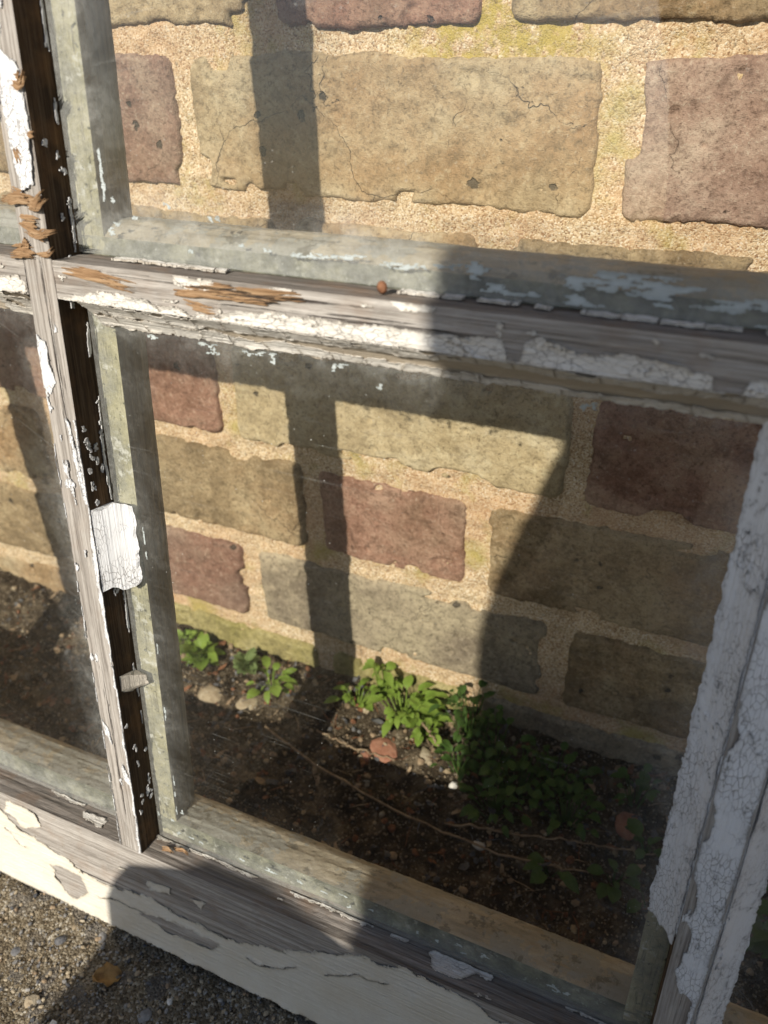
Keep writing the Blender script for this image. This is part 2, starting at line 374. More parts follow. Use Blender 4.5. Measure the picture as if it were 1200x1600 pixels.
def leaf_mat(name, c1, c2):
    n = NT(name, .5, .4); n.jitter()
    c = n.mix(n.noise(90, 3, .5), c1, c2); c = n.mix(n.math('MULTIPLY', n.rnd, .5), c, c2)
    n.b.inputs['Subsurface Weight'].default_value = 0.0
    n.b.inputs['Transmission Weight'].default_value = 0.0
    t = n.t; tl = t.nodes.new('ShaderNodeBsdfTranslucent'); n.L(c, tl.inputs[0]); ms = t.nodes.new('ShaderNodeMixShader'); ms.inputs[0].default_value = .35
    n.done(c, n.bump(n.noise(300, 3, .5), .0004))
    n.L(n.b.outputs[0], ms.inputs[1]); n.L(tl.outputs[0], ms.inputs[2]); n.L(ms.outputs[0], n.out.inputs[0])
    return n.m
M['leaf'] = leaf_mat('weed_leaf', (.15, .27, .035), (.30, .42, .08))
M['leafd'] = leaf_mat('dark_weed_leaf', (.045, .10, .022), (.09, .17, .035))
M['leafp'] = leaf_mat('pale_weed_leaf', (.17, .25, .09), (.26, .34, .14))
M['cloth'] = simple('dark_fleece', ((.018, .018, .022), (.03, .03, .036), (.045, .045, .05)), 500, .95)
M['skin'] = simple('skin', ((.42, .26, .19), (.48, .30, .22), (.52, .34, .26)), 60, .5)
M['hair'] = simple('brown_hair', ((.03, .018, .01), (.05, .03, .018), (.07, .045, .03)), 700, .5)
M['phone'] = simple('black_phone_body', ((.012, .012, .014), (.015, .015, .017), (.02, .02, .022)), 20, .25, .00001)
M['lens'] = simple('phone_lens_glass', ((.004, .004, .006), (.006, .006, .009), (.01, .01, .014)), 20, .08, .00001)

# ================================================================== GROUND
def axis_coords(a, b, step, far):
    core = list(np.arange(a, b, step)); out = []; d = step
    x = core[-1]
    while x < far: d *= 1.35; x += d; out.append(x)
    left = []; x = core[0]; d = step
    while x > -far: d *= 1.35; x -= d; left.append(x)
    return np.array(left[::-1]+core+out)
gx = axis_coords(-.32, .56, .0016, 70); gy = axis_coords(-.42, .02, .0016, 70)
X, Y = np.meshgrid(gx, gy, indexing='ij')
Z = (fbm(X*60, Y*60, 3, 4)-.5)*.006+(fbm(X*14, Y*14, 4, 3)-.5)*.010
dc, rc = cells(X*150, Y*150, 8); Z = Z+np.where(rc > .45, (.55-np.clip(dc, 0, .55))*.0035*rc, 0)
soilk = sstep(-.22, -.14, Y)
Z = Z+soilk*((fbm(X*45, Y*45, 13, 5)-.5)*.016+.002+.010*sstep(-.06, 0, Y))
Z = np.where(Y > .03, -.03, Z)
Z = Z*np.clip(1.2-np.hypot(X-.1, Y+.2)*.5, .15, 1)
# the rail stands on the ground: keep the grit just under it
Z = Z-.004*(1-soilk)
G = mesh('ground', np.stack([X, Y, Z], -1).reshape(-1, 3), quads(len(gx), len(gy)), [M['ground']], smooth=True)
ground = tag(obj('ground', G), kind='structure')
def gz(x, y):
    i = min(max(np.searchsorted(gx, x), 1), len(gx)-1); j = min(max(np.searchsorted(gy, y), 1), len(gy)-1)
    return float(max(Z[i, j], Z[i-1, j], Z[i, j-1]))

# ================================================================== BRICK WALL
wall = empty('brick_wall', (0.1, 0.0, 0.0))
tag(wall, 'old yellow and red stock brick wall with sandy mortar behind the sash', 'wall')
WOX = 0.1
BZ = 0.3678; CP = .080; BH = .065; J = .015; HW = .105; SW = .218; PER = HW+SW+2*J
# mortar sheet, dense where the photo looks at it
mx = axis_coords(-.30, .50, .0018, 1.25); mz = np.concatenate([np.arange(-.06, .56, .0018), np.linspace(.565, 1.95, 60)])
mx = mx[(mx > -1.35) & (mx < 1.45)]
X2, Z2 = np.meshgrid(mx, mz, indexing='ij')
Ym = (fbm(X2*150, Z2*150, 21, 4)-.5)*.0040+(fbm(X2*22, Z2*22, 22, 3)-.5)*.003
V = np.stack([X2-WOX, Ym+.0013, Z2], -1).reshape(-1, 3); F = quads(len(mx), len(mz))
obj('mortar', mesh('mortar', V, F, [M['mortar']], smooth=True), wall)
xa, xb = mx[0]-WOX, mx[-1]-WOX
obj('wall_core', box_mesh('wall_core', xa, xb, .03, .24, -.06, 1.95, [M['mortar']]), wall)

def brick_mesh(name, w, h, seed, step, mat, depth=.011):
    e = .004
    x = np.linspace(-w/2-e, w/2+e, max(6, int((w+2*e)/step))); z = np.linspace(-h/2-e, h/2+e, max(5, int((h+2*e)/step)))
    Xb, Zb = np.meshgrid(x, z, indexing='ij'); s = seed*13.7
    # irregular outline
    wob = (fbm(Xb*14+s, Zb*14, 31, 3)-.5)*.006+(fbm(Xb*110+s, Zb*110, 32, 4)-.5)*.0035
    tilt = (random.random()-.5)*.05
    dx = w/2-np.abs(Xb+tilt*Zb); dz = h/2-np.abs(Zb+(random.random()-.5)*.02*Xb)
    r = .006; cx = np.clip(r-dx, 0, None); cz = np.clip(r-dz, 0, None)
    d = np.where((dx < r) & (dz < r), r-np.hypot(cx, cz), np.minimum(dx, dz))
    d = d+wob-.007*sstep(.62, .78, fbm(Xb*38+s, Zb*38, 34, 3))*(1-sstep(.004, .009, d))
    hgt = sstep(-.0012, .0016, d)
    y = -.0019*hgt+depth*(1-sstep(-.0022, -.0006, d))
    y = y+(fbm(Xb*30+s, Zb*30, 33, 4)-.5)*.0035*hgt+(fbm(Xb*210+s, Zb*210, 35, 3)-.5)*.0014
    # pits and burst holes
    dcell, rid = cells(Xb*62+s, Zb*62, 37+seed); rad = .10+.30*(rid-.62)
    y = y+np.where(rid > .62, .0014*(1-sstep(rad*.35, rad, dcell+.12*(fbm(Xb*300, Zb*300, 39, 2)-.5)*2)), 0)
    dcell, rid = cells(Xb*22+s, Zb*22, 47+seed); rad = .06+.16*(rid-.55)
    y = y+np.where(rid > .55, .0016*(1-sstep(rad*.3, rad, dcell+.18*(fbm(Xb*160+s, Zb*160, 41, 3)-.5)*2)), 0)
    return mesh(name, np.stack([Xb, y, Zb], -1).reshape(-1, 3), quads(len(x), len(z)), [mat], smooth=True)

TONE = {  # (course, kind, index) -> tone, as the photo shows them; course 0 is the tall one seen through the upper pane
 (0, 'h', 0): 'plum', (0, 's', 0): 'yellow', (0, 'h', 1): 'rose', (1, 's', -1): 'yellow', (1, 'h', 0): 'red', (1, 's', 0): 'olive',
 (-2, 'h', 0): 'red', (-2, 's', 0): 'pale', (-2, 'h', 1): 'red', (-3, 's', -1): 'olive', (-3, 'h', 0): 'red', (-3, 's', 0): 'olive',
 (-4, 'h', 0): 'plum', (-4, 's', 0): 'grey', (-4, 'h', 1): 'olive', (-5, 's', -1): 'moss', (-5, 'h', 0): 'moss', (-5, 's', 0): 'grey',
 (-1, 's', -1): 'olive', (-1, 'h', 0): 'yellow', (-1, 's', 0): 'olive'}
low = {}
seed = 0
for k in range(-5, 20):
    z0 = BZ+k*CP
    odd = k % 2
    for i in range(-4, 5):
        for kind in 'hs':
            if not odd: x0 = i*PER-J/2-HW if kind == 'h' else i*PER+J/2
            else: x0 = i*PER+(.0640 if kind == 'h' else .1840)
            w = HW if kind == 'h' else SW
            if x0 < -1.22 or x0+w > 1.32: continue
            cx = x0+w/2; cz = z0+BH/2
            tone = TONE.get((k, kind, i)) or random.choice(['yellow', 'olive', 'yellow', 'red', 'plum', 'grey', 'pale', 'olive'])
            near = -.36 < cx < .52 and z0 < .56
            seed += 1
            if near: me = brick_mesh('brick', w, BH, seed, .0011, BR[tone])
            else:
                key = (kind, tone, random.randint(0, 1))
                if key not in low: low[key] = brick_mesh('brick', w, BH, seed, .006, BR[tone])
                me = low[key]
            obj('brick', me, wall, (cx-WOX, (random.random()-.5)*.002, cz))

# ================================================================== WINDOW SASH
LEAN = .1215
sash = empty('window_sash', (0, -.2295, 0), (-LEAN, 0, 0))
tag(sash, 'weathered white many-paned timber window sash leaning on the brick wall', 'window')
# local axes: x along the sash, z up the sash, y = depth behind the outer face
ROWS = [75.0, 377.5, 755.0, 1132.0, 1500.0]      # rail edge, bar centres, top rail edge (mm)
BARS = [-196.0, 59.0, 335.0]
XL, XR = -452.0, 611.0
GY = 13.6

def jag(n, a, b, dense=None, step=2.0):
    if dense is None: return np.linspace(a, b, n)
    out = [a]; x = a
    while x < b:
        x += step if dense[0]-step <= x < dense[1] else 40.0
        out.append(min(x, b))
    return np.array(sorted(set(out)))

def sweep(name, prof, mids, along, axis, mats, parent, rough=.25, seed=0, caps=True):
    """prof: closed list of (cross, w) in mm with the edge material index list mids; swept along 'axis' through 'along' (mm)"""
    P = []; MI = []
    n = len(prof)
    for i in range(n):
        a = np.array(prof[i], float); b = np.array(prof[(i+1) % n], float); L = np.hypot(*(b-a)); k = max(1, int(L/1.6)) if len(along) > 30 else 1
        for q in range(k): P.append(a+(b-a)*q/k); MI.append(mids[i])
    P = np.array(P); n = len(P)
    tv = np.roll(P, -1, 0)-np.roll(P, 1, 0); nr = np.stack([tv[:, 1], -tv[:, 0]], 1); nr /= np.linalg.norm(nr, axis=1)[:, None]+1e-9
    A, I = np.meshgrid(along, np.arange(n), indexing='ij')
    arc = np.concatenate([[0], np.cumsum(np.hypot(*(P[1:]-P[:-1]).T))])
    nz = (fbm(A*.035+seed*7, arc[I]*.55, 60+seed, 4)-.5)*2*rough+(fbm(A*.3+seed*3, arc[I]*.9, 61, 3)-.5)*rough
    if len(along) < 30: nz = nz*0
    C = P[I, 0]+nr[I, 0]*nz; Wd = P[I, 1]+nr[I, 1]*nz
    if axis == 'z': V = np.stack([C, -Wd, A], -1)
    else: V = np.stack([A, -Wd, C], -1)
    V = V.reshape(-1, 3)/1000
    m_ = len(along); i, j = np.meshgrid(np.arange(m_-1), np.arange(n), indexing='ij'); jn = (j+1) % n
    F = np.stack([i*n+j, i*n+jn, (i+1)*n+jn, (i+1)*n+j], -1).reshape(-1, 4)
    mi = np.tile(np.array(MI), m_-1)
    F = F.tolist(); mi = mi.tolist()
    me = bpy.data.meshes.new(name)
    if caps:
        F.append(list(range(n))[::-1]); mi.append(mids[0]); F.append([(m_-1)*n+q for q in range(n)]); mi.append(mids[0])
    me.from_pydata(V.tolist(), [], F)
    for mt in mats: me.materials.append(mt)
    me.polygons.foreach_set('material_index', np.array(mi, np.int32)); me.update()
    return obj(name, me, parent)

def ovolo(a, w0, b, w1, k=6):
    return [(a+(b-a)*(1-math.cos(t)), w0+(w1-w0)*math.sin(t)) for t in [math.pi/2*q/k for q in range(1, k+1)]]
def bar_prof(c, f=7.0, sh=18.0, bk=12.0):
    R_ = [(c-f, 0), (c+f, 0), (c+f, -17), (c+sh, -17)]+ovolo(c+sh, -17, c+bk, -40)+[(c+bk-.5, -42)]
    L_ = [(2*c-x, w) for x, w in R_[::-1]][:-2]
    prof = R_+L_
    mids = []
    for i in range(len(prof)):
        (x, w), (x2, w2) = prof[i], prof[(i+1) % len(prof)]
        if w == 0 and w2 == 0: mids.append(0)
        elif abs(x-x2) < .01 and max(w, w2) == 0: mids.append(1)
        elif w == w2 == -17: mids.append(2)
        else: mids.append(3)
    return prof, mids
def hbar_prof(c):
    prof = [(c-7, 0), (c+7, 0), (c+7, -17), (c+14, -17), (c+16.5, -20), (c+18.5, -25), (c+19.5, -31), (c+19, -40), (c+18, -42)]
    low_ = [(c-12, -42), (c-12.5, -40), (c-14, -32), (c-16.5, -22), (c-18, -17), (c-7, -17)]
    return prof+low_, [0, 1, 2, 3, 3, 3, 3, 3, 3, 3, 3, 3, 3, 2, 1]
VM = [M['wood_z'], M['rebate_z'], M['bed'], M['mould_z']]
HM = [M['wood_x'], M['rebate_x'], M['bed_x'], M['mould']]

bars = {}
for c in BARS:
    pr, mi = bar_prof(c); pr = pr[::-1]; mi = (mi[::-1][1:]+mi[::-1][:1])
    al = jag(0, ROWS[0]+.3, ROWS[-1]-.3, (0, 520)) if c > 0 else jag(0, ROWS[0]+.3, ROWS[-1]-.3, (-9, -8))
    bars[c] = sweep('glazing_bar', pr, mi, al, 'z', VM, sash, .35, int(abs(c)))
edges = [XL]+BARS+[XR]
hb = {}
for r in (1, 2, 3):
    for q in range(4):
        a, b = edges[q]+7.2, edges[q+1]-7.2
        if q == 0: a = XL+.2
        if q == 3: b = XR-.2
        pr, mi = hbar_prof(ROWS[r])
        al = jag(0, a, b, (-60, 420)) if r == 1 and q in (1, 2, 3) else np.linspace(a, b, 6)
        hb[(r, q)] = sweep('glazing_bar', pr, mi, al, 'x', HM, sash, .45, r*5+q)
# rails and stiles
rp = [(0, 0), (75, 0), (75, -17), (87, -17)]+ovolo(87, -17, 83, -40)+[(82, -42), (0, -42)]
rm = [0, 1, 2]+[3]*(len(rp)-5)+[3, 0, 0]
rail = sweep('bottom_rail', rp, rm, jag(0, XL-55, XR+55, (-120, 430)), 'x', HM, sash, .5, 3)
tp = [(1560, 0), (1560, -42), (1493, -42), (1490, -40), (1488, -17), (1500, -17), (1500, 0)]
sweep('top_rail', tp, [0, 0, 3, 3, 2, 1, 0], np.array([XL-55, 0, XR+55]), 'x', HM, sash)
for s, xx in ((-1, XL), (1, XR)):
    sp = [(xx, 0), (xx, -17), (xx-s*12, -17), (xx-s*9, -40), (xx-s*8, -42), (xx+s*54.6, -42), (xx+s*54.6, 0)]
    sm = [1, 2, 3, 3, 3, 0, 0]
    if s < 0: sp = sp[::-1]; sm = sm[::-1][1:]+sm[::-1][:1]
    o = sweep('stile', sp, sm, np.array([75.3, 400, 800, 1499.7]), 'z', VM, sash)

# glass panes
def pane_mesh(x0, x1, z0, z1, gm):
    me = box_mesh('glass_pane', x0, x1, GY/1000, (GY+3)/1000, z0, z1, [gm, M['glass_back']])
    for p in me.polygons: p.material_index = 0 if p.normal.y < -.5 else 1
    return me
panes = {}
for r in range(4):
    for q in range(4):
        x1 = edges[q]+(8.2 if q else 1.0); x2 = edges[q+1]-(8.2 if q < 3 else 1.0)
        z1 = ROWS[r]+(1.0 if r == 0 else 8.2); z2 = ROWS[r+1]-(8.2 if r < 3 else 1.0)
        key = r*4+q
        gm = glass_mat('old_glass', (key*1.37) % 5, (x1/1000+.008, x2/1000-.008, z1/1000+.008, z2/1000-.008), {6: 1.5, 5: 1.5, 1: 1.3}.get(key, 1.0)) if r < 2 else (panes[1].data.materials[0])
        panes[key] = obj('glass_pane', pane_mesh(x1/1000, x2/1000, z1/1000, z2/1000, gm), sash)

# putty bevels
def putty_bar(axis, c, side, a, b, mat, parent, dense=True, seed=0, reach=11.5, top=-.4, taper=0):
    """triangular putty fillet from the bar's outer arris down to the glass"""
    al = np.arange(a, b+.01, 1.5) if dense else np.linspace(a, b, 3); m_ = len(al)
    ks = np.linspace(0, 1, 10)
    P = []
    for k in ks:
        bulge = -1.3*math.sin(math.pi*k)          # slightly hollow
        P.append((c+side*(7.02+reach*k), top*(1-k)+(-13.3)*k+bulge))
    P.append((c+side*7.02, -13.3)); P = np.array(P); n = len(P)
    A, I = np.meshgrid(al, np.arange(n), indexing='ij')
    nz = (fbm(A*.05+seed, I*.5, 70+seed, 4)-.5)*.8 if dense else A*0
    C = P[I, 0]+side*nz*.6*(I > 4); Wd = P[I, 1]+np.where(I < n-2, nz*.6, 0)
    C = C+np.where(I == n-2, side*(fbm(A*.18+seed, A*0, 71, 4)-.5)*3.0, 0) if dense else C
    if dense and axis == 'z': A = A+(np.clip(1-(A-a)/6, 0, 1)-np.clip(1-(b-A)/6, 0, 1))*5.0*(vn(I*.45+seed, A*0, 72)-.2)
    if taper:  # broken rounded end at the low side
        kk = np.clip((A-a)/taper, 0.0, 1.0)**.5
        C = c+side*7.02+(C-c-side*7.02)*(.25+.75*kk); Wd = -13.3+(Wd+13.3)*(.3+.7*kk)
    V = (np.stack([C, -Wd, A], -1) if axis == 'z' else np.stack([A, -Wd, C], -1)).reshape(-1, 3)/1000
    i, j = np.meshgrid(np.arange(m_-1), np.arange(n), indexing='ij'); jn = (j+1) % n
    F = np.stack([i*n+j, i*n+jn, (i+1)*n+jn, (i+1)*n+j], -1).reshape(-1, 4).tolist()
    F += [list(range(n))[::-1], [(m_-1)*n+q for q in range(n)]]
    me = bpy.data.meshes.new('putty'); me.from_pydata(V.tolist(), [], F); me.materials.append(mat); me.update()
    for pz in me.polygons: pz.use_smooth = False
    return obj('putty', me, parent)
PB = {}
for (r, q), o in hb.items():
    a, b = edges[q]+(8.5 if q else 2), edges[q+1]-(8.5 if q < 3 else 2)
    if r == 1 and q == 2: a = edges[q]+15
    if r == 1 and q == 1: b = edges[q+1]-11
    PB[(r, q)] = putty_bar('x', ROWS[r], -1, a, b, M['putty'], o, r == 1, q)
    if r > 1: putty_bar('x', ROWS[r], 1, a, b, M['putty'], o, False)
rb = bars[335.0]; lb = bars[59.0]
PRL = putty_bar('z', 335, -1, 151, 365, M['paint_z'], rb, True, 3, taper=9)
PRR = putty_bar('z', 335, 1, 88, 365, M['paint_z'], rb, True, 5)
putty_bar('z', 335, -1, 397, 740, M['putty_z'], rb, False); putty_bar('z', 335, 1, 397, 740, M['putty_z'], rb, False)
PCH = putty_bar('z', 59, 1, 239, 281, M['paint_z'], lb, True, 9, 12.0, -.2)
putty_bar('z', 59, 1, 178, 190, M['putty_z'], lb, True, 11, 7.0, -2.5, 4)

# ------------------------------------------------------------------ flaking paint: real thin sheets with ragged, lifted edges
FLAKES = [0]
def paint(parent, frame, s0, s1, t0, t1, mask, mat, res=.42, th=.35, curl=.55, seed=0, minc=14, name='paint_flake', maxn=24):
    s = np.arange(s0, s1+res, res); t = np.arange(t0, t1+res, res)
    sc, tc = np.meshgrid((s[1:]+s[:-1])/2, (t[1:]+t[:-1])/2, indexing='ij')
    mk = mask(sc, tc)
    n, m_ = mk.shape
    pad = np.zeros((n+2, m_+2), bool); pad[1:-1, 1:-1] = mk
    dist = mk.astype(float); cur = pad.copy()
    for it in range(5):
        nx = cur.copy(); nx[1:-1, 1:-1] = cur[1:-1, 1:-1] & cur[:-2, 1:-1] & cur[2:, 1:-1] & cur[1:-1, :-2] & cur[1:-1, 2:]
        cur = nx; dist += cur[1:-1, 1:-1]
    dv = np.full((n+1, m_+1), 9.0)
    for a in (0, 1):
        for b in (0, 1):
            w = dv[a:n+a, b:m_+b]; np.minimum(w, np.where(mk, dist, 0), out=w)
    dv = np.where(dv > 8, 0, dv)
    Sv, Tv = np.meshgrid(s, t, indexing='ij')
    lift = np.clip(fbm(Sv*.09, Tv*.16, 80+seed, 3)-.42, 0, 1)*3.0
    hgt = th*(.6+.8*fbm(Sv*.4, Tv*.6, 81+seed, 3))+curl*1.5*lift*np.exp(-dv/2.5)+.5*th*(fbm(Sv*.06, Tv*.9, 84+seed, 2)-.5)
    jx = (fbm(Sv*1.9, Tv*1.9, 82, 2)-.5)*res*1.2; jy = (fbm(Sv*1.9, Tv*1.9, 83, 2)-.5)*res*1.2
    top = frame(Sv+jx, Tv+jy, hgt).reshape(-1, 3)/1000; bot = frame(Sv+jx, Tv+jy, hgt-th*.9).reshape(-1, 3)/1000
    # connected patches
    lab = np.zeros(mk.shape, np.int32); k = 0; comps = []
    todo = np.argwhere(mk)
    for (a, b) in todo:
        if lab[a, b]: continue
        k += 1; st = [(a, b)]; lab[a, b] = k; cl = []
        while st:
            x, y = st.pop(); cl.append((x, y))
            for x2, y2 in ((x+1, y), (x-1, y), (x, y+1), (x, y-1)):
                if 0 <= x2 < n and 0 <= y2 < m_ and mk[x2, y2] and not lab[x2, y2]: lab[x2, y2] = k; st.append((x2, y2))
        comps.append(cl)
    comps.sort(key=len, reverse=True)
    groups = [c for c in comps[:maxn] if len(c) >= 60]
    rest = [x for c in comps[len(groups):] if len(c) >= minc for x in c]
    N = (n+1)*(m_+1)
    for gi, cl in enumerate(groups+([rest] if rest else [])):
        cl = np.array(cl); i, j = cl[:, 0], cl[:, 1]
        v = lambda a, b: a*(m_+1)+b
        F = [np.stack([v(i, j), v(i+1, j), v(i+1, j+1), v(i, j+1)], 1)]
        for di, dj, (p, q_) in ((-1, 0, ((0, 1), (0, 0))), (1, 0, ((1, 0), (1, 1))), (0, -1, ((0, 0), (1, 0))), (0, 1, ((1, 1), (0, 1)))):
            bd = ~pad[i+1+di, j+1+dj]
            a = v(i[bd]+p[0], j[bd]+p[1]); b = v(i[bd]+q_[0], j[bd]+q_[1]); F.append(np.stack([b, a, a+N, b+N], 1))
        F = np.concatenate(F); used, inv = np.unique(F, return_inverse=True)
        V = np.where((used < N)[:, None], top[used % N], bot[used % N])
        me = mesh(name, V, inv.reshape(-1, 4), [mat], smooth=False)
        at = me.attributes.new('worn', 'FLOAT', 'POINT')
        if len(me.vertices) == len(used): at.data.foreach_set('value', np.where(used < N, np.exp(-dv.ravel()[used % N]/1.6)*.9, 1.0).astype(np.float32))
        o = obj(name if gi < len(groups) else 'paint_flecks', me, parent)
        if gi == len(groups): o['kind'] = 'stuff'
        FLAKES[0] += 1
f_face = lambda s, t, h: np.stack([s, -h, t], -1)                         # outer face: s = x, t = z
f_faceZ = lambda s, t, h: np.stack([t, -h, s], -1)                        # upright bar's outer face: s = z, t = x
def f_ledge(z0): return lambda s, t, h: np.stack([s, t, z0+h], -1)        # ledge looking up: s = x, t = depth
def f_side(x0, sg): return lambda s, t, h: np.stack([x0+sg*h, t, s], -1)  # rebate side: s = z, t = depth
def f_glass(s, t, h): return np.stack([s, GY-.05-h, t], -1)
def bev(axis, c, side, top=-.4, reach=11.5):
    nx, nw = 13.0/17.4, 11.5/17.4
    def f(s, t, h):   # t 0..1 from the bar arris to the glass
        cr = c+side*(7.02+reach*t+nx*(h+.25)); w = top*(1-t)-13.3*t-1.3*np.sin(math.pi*t)+nw*(h+.25)
        return np.stack([cr, -w, s], -1) if axis == 'z' else np.stack([s, -w, cr], -1)
    return f
rag = lambda s, t, sd, a=.12, b=.22: (fbm(s*a, t*b, sd, 4)-.5)*2
def pl(xs, pts):
    p = np.array(pts); return np.interp(xs, p[:, 0], p[:, 1])

# bottom rail, outer face: cream paint, bare timber above it
RT = [(-130, 64), (-40, 61), (-28, 50), (-6, 46), (12, 40), (30, 35.5), (51, 39), (69, 41), (86, 37.5), (103, 36.5), (123, 38), (141, 43.5), (159, 51), (188, 67), (197, 71), (209, 71.5), (217, 74), (230, 74.5), (241, 72), (255, 74), (263, 66), (300, 71), (430, 70)]
B1 = [(-7, 30.6), (10, 34), (17.7, 32.4), (18.2, 19.2), (8.5, 8.5), (.4, 12.5)]
B2 = [(58, 24.2), (76.5, 29.5), (93.8, 31), (112, 29.5), (108, 21.6), (92.8, 20.2), (75.2, 18.1)]
def m_rail(s, t):
    r = rag(s, t, 101)*4.0+rag(s, t, 102, .7, .8)*1.6
    a = t < pl(s, RT)+r*.8
    q = rag(s, t, 103, .2, .3)*3
    a &= ~inpoly(s+q, t+q*.6, B1) & ~inpoly(s+q, t+q*.5, B2)
    a &= t > 1.0+rag(s, t, 104, .4, .4)*1.2
    ck = np.abs(t-(pl(s, RT)-14+rag(s, t*0, 105, .05, .1)*6))        # a long split in the paint
    a &= ~((ck < .35) & (fbm(s*.03, t*0, 106, 2) > .56))
    for poly in ([(66.7, 55), (82, 57), (82.2, 52.6), (68, 49)], [(96.5, 57), (105, 57.7), (102, 51)], [(-33, 70.4), (-10.7, 70), (-7.8, 61), (-21.7, 54), (-35, 62)]):
        a |= inpoly(s+q*.5, t+q*.4, poly)
    a |= (fbm(s*.3, t*.5, 107, 4) > .77) & (t > pl(s, RT))
    return a
paint(rail, f_face, -125, 430, .5, 75, m_rail, M['cream'], .5, .4, .7, 1)
def m_ledge(s, t):
    q = rag(s, t, 111, .25, .35)*2.2
    a = np.zeros(s.shape, bool)
    for poly in ([(-18.5, 17), (-5, 17), (16.6, 16.5), (16.3, 12), (2.7, 11.5), (-10, 12.5)], [(17.7, 8.5), (32.5, 10), (35, 4), (22, 4.6)], [(227, 11), (233, 16), (247, 14), (259, 15), (258, 10), (250, 10.6), (245, 5), (233, 3.5)]):
        a |= inpoly(s+q, t+q*.6, poly)
    a |= (t > 11.8+rag(s, t, 112, .35, .3)*1.6) & (fbm(s*.05, t*.1, 113, 3) > .46) & (s > 66)   # broken line of paint left along the glass
    a |= (fbm(s*.4, t*.6, 114, 4) > .77)
    return a & (t < 13.1)
paint(rail, f_ledge(75.2), -120, 330, .3, 13.2, m_ledge, M['paint_x'], .4, .5, .5, 2)

# horizontal bar under the upper pane, outer face
def m_hb(s, t):
    top = pl(s, [(70, 371.5), (86, 374.5), (100, 375.5), (129, 372), (140, 371), (146, 374.5), (165, 376), (180, 375.5), (202, 375.6), (224, 376.8), (241, 377), (243, 371), (247, 371), (248, 377.2), (253, 379), (263, 376.5), (281, 377), (292, 377), (301, 374.5), (302, 370), (309, 370), (311, 375), (327, 375)])
    a = t < top+rag(s, t, 121, .25, .5)*1.6
    q = rag(s, t, 122, .3, .4)*1.6
    for poly in ([(121, 384.4), (137, 384), (139, 381), (130, 379.5), (121, 381)], [(161, 384.4), (169, 384.4), (168, 382), (162, 382)], [(203, 384.4), (218, 384.4), (218, 382.5), (207, 381.8)]):
        a |= inpoly(s+q, t+q*.5, poly)
    a &= ~((np.abs(np.sin(s*.11+rag(s, t, 123, .02, .1)*5)) < .012))
    a |= fbm(s*.2, t*.45, 124, 4) > .77
    return a
paint(hb[(1, 2)], f_face, 67, 327, 370.4, 384.4, m_hb, M['paint_x'], .36, .4, .7, 4)
# short blocks of paint left along the glass on the ledge
def m_blocks(s, t):
    on = ((s > 86) & (s < 136)) | ((s > 202) & (s < 224)) | ((s > 229) & (s < 242)) | ((s > 247) & (s < 252)) | ((s > 261) & (s < 306)) | ((s > 312) & (s < 322))
    cut = vn(s*.09, s*0, 131)
    return on & (t > 9.6+rag(s, t, 132, .4, .3)*1.2) & (np.abs((s*.085+.4*vn(s*.05, s*0, 133)) % 1-.5) > .022)
paint(hb[(1, 2)], f_ledge(384.7), 67, 326, 8, 13.2, m_blocks, M['paint_x'], .36, .9, .2, 5)
# putty bevel of that bar: white along both arrises, beige between
def m_bev(s, t):
    r = rag(s, t*12, 141, .10, .3); r2 = rag(s, t*12, 142, .45, .6)
    left = np.clip((190-s)/70, 0, 1)*.16
    a = (t < .30+left+r*.12+r2*.05) | (t > .70-left+r*.12+r2*.05)
    a &= ~(np.abs((s*.075+.35*vn(s*.06, t*2, 143)) % 1-.5) < .012)
    a &= ~((t > .97-.1*r2))
    a &= ~((fbm(s*.12, t*4, 144, 3) > .70) & (t < .2))
    return a
paint(PB[(1, 2)], lambda s, t, h: bev('x', 377.5, -1)(s, t/16.0, h), 75, 326, 0, 16, lambda s, t: m_bev(s, t/16.0), M['paint_x'], .38, .35, .5, 6)
# stub of the same bar on the far side of the upright
def m_stub(s, t):
    q = rag(s, t, 151, .3, .4)*1.4
    return inpoly(s+q, t+q, [(20, 377), (38, 376), (48, 377), (51.6, 375), (51.6, 371), (20, 370)]) | (fbm(s*.2, t*.4, 152, 4) > .74)
paint(hb[(1, 1)], f_face, -60, 51.6, 370.4, 384.4, m_stub, M['paint_x'], .45, .5, .9, 7)
paint(PB[(1, 1)], lambda s, t, h: bev('x', 377.5, -1)(s, t/16.0, h), -60, 47, 0, 16, lambda s, t: fbm(s*.12, t*.2, 153, 4) > .45, M['paint_x'], .45, .35, .6, 8)

# left upright, outer face: scraps of paint along its arrises, a bigger scrap high up
def m_lb(s, t):
    q = rag(s, t, 161, .25, .4)*1.3; r = rag(s, t*0, 162, .12, .1); r2 = rag(s, t, 163, .5, .5)
    a = (t < 52.25+.8*np.clip(r+.1, 0, 1)+.3*r2) & (s < 325)
    a |= (t > 65.6-1.9*np.clip(r+.0, 0, 1)-.6*np.clip(r2, 0, 1)) & (s < 322)
    for poly in ([(354, 52), (353, 56.5), (336, 58.5), (331, 55), (333, 52)], [(302, 56), (300, 58.6), (294, 58.2), (297, 56)], [(323, 61), (318, 63), (300, 65), (283, 66), (283, 64.6), (300, 63)], [(270, 64.5), (243, 63.8), (228, 64.6), (205, 66), (273, 66)],
                 [(455, 56), (449, 65), (429, 65.6), (411, 64), (409, 58), (422, 55), (439, 55)], [(163, 53), (160, 56), (148, 58), (154, 54)], [(138, 62), (130, 65), (122, 66), (126, 62)]):
        a |= inpoly(s+q*1.5, t+q*.6, poly)
    a |= fbm(s*.12, t*.3, 164, 4) > .76
    return a
paint(lb, f_faceZ, 76, 470, 52.1, 65.9, m_lb, M['paint_z'], .36, .45, .8, 9)
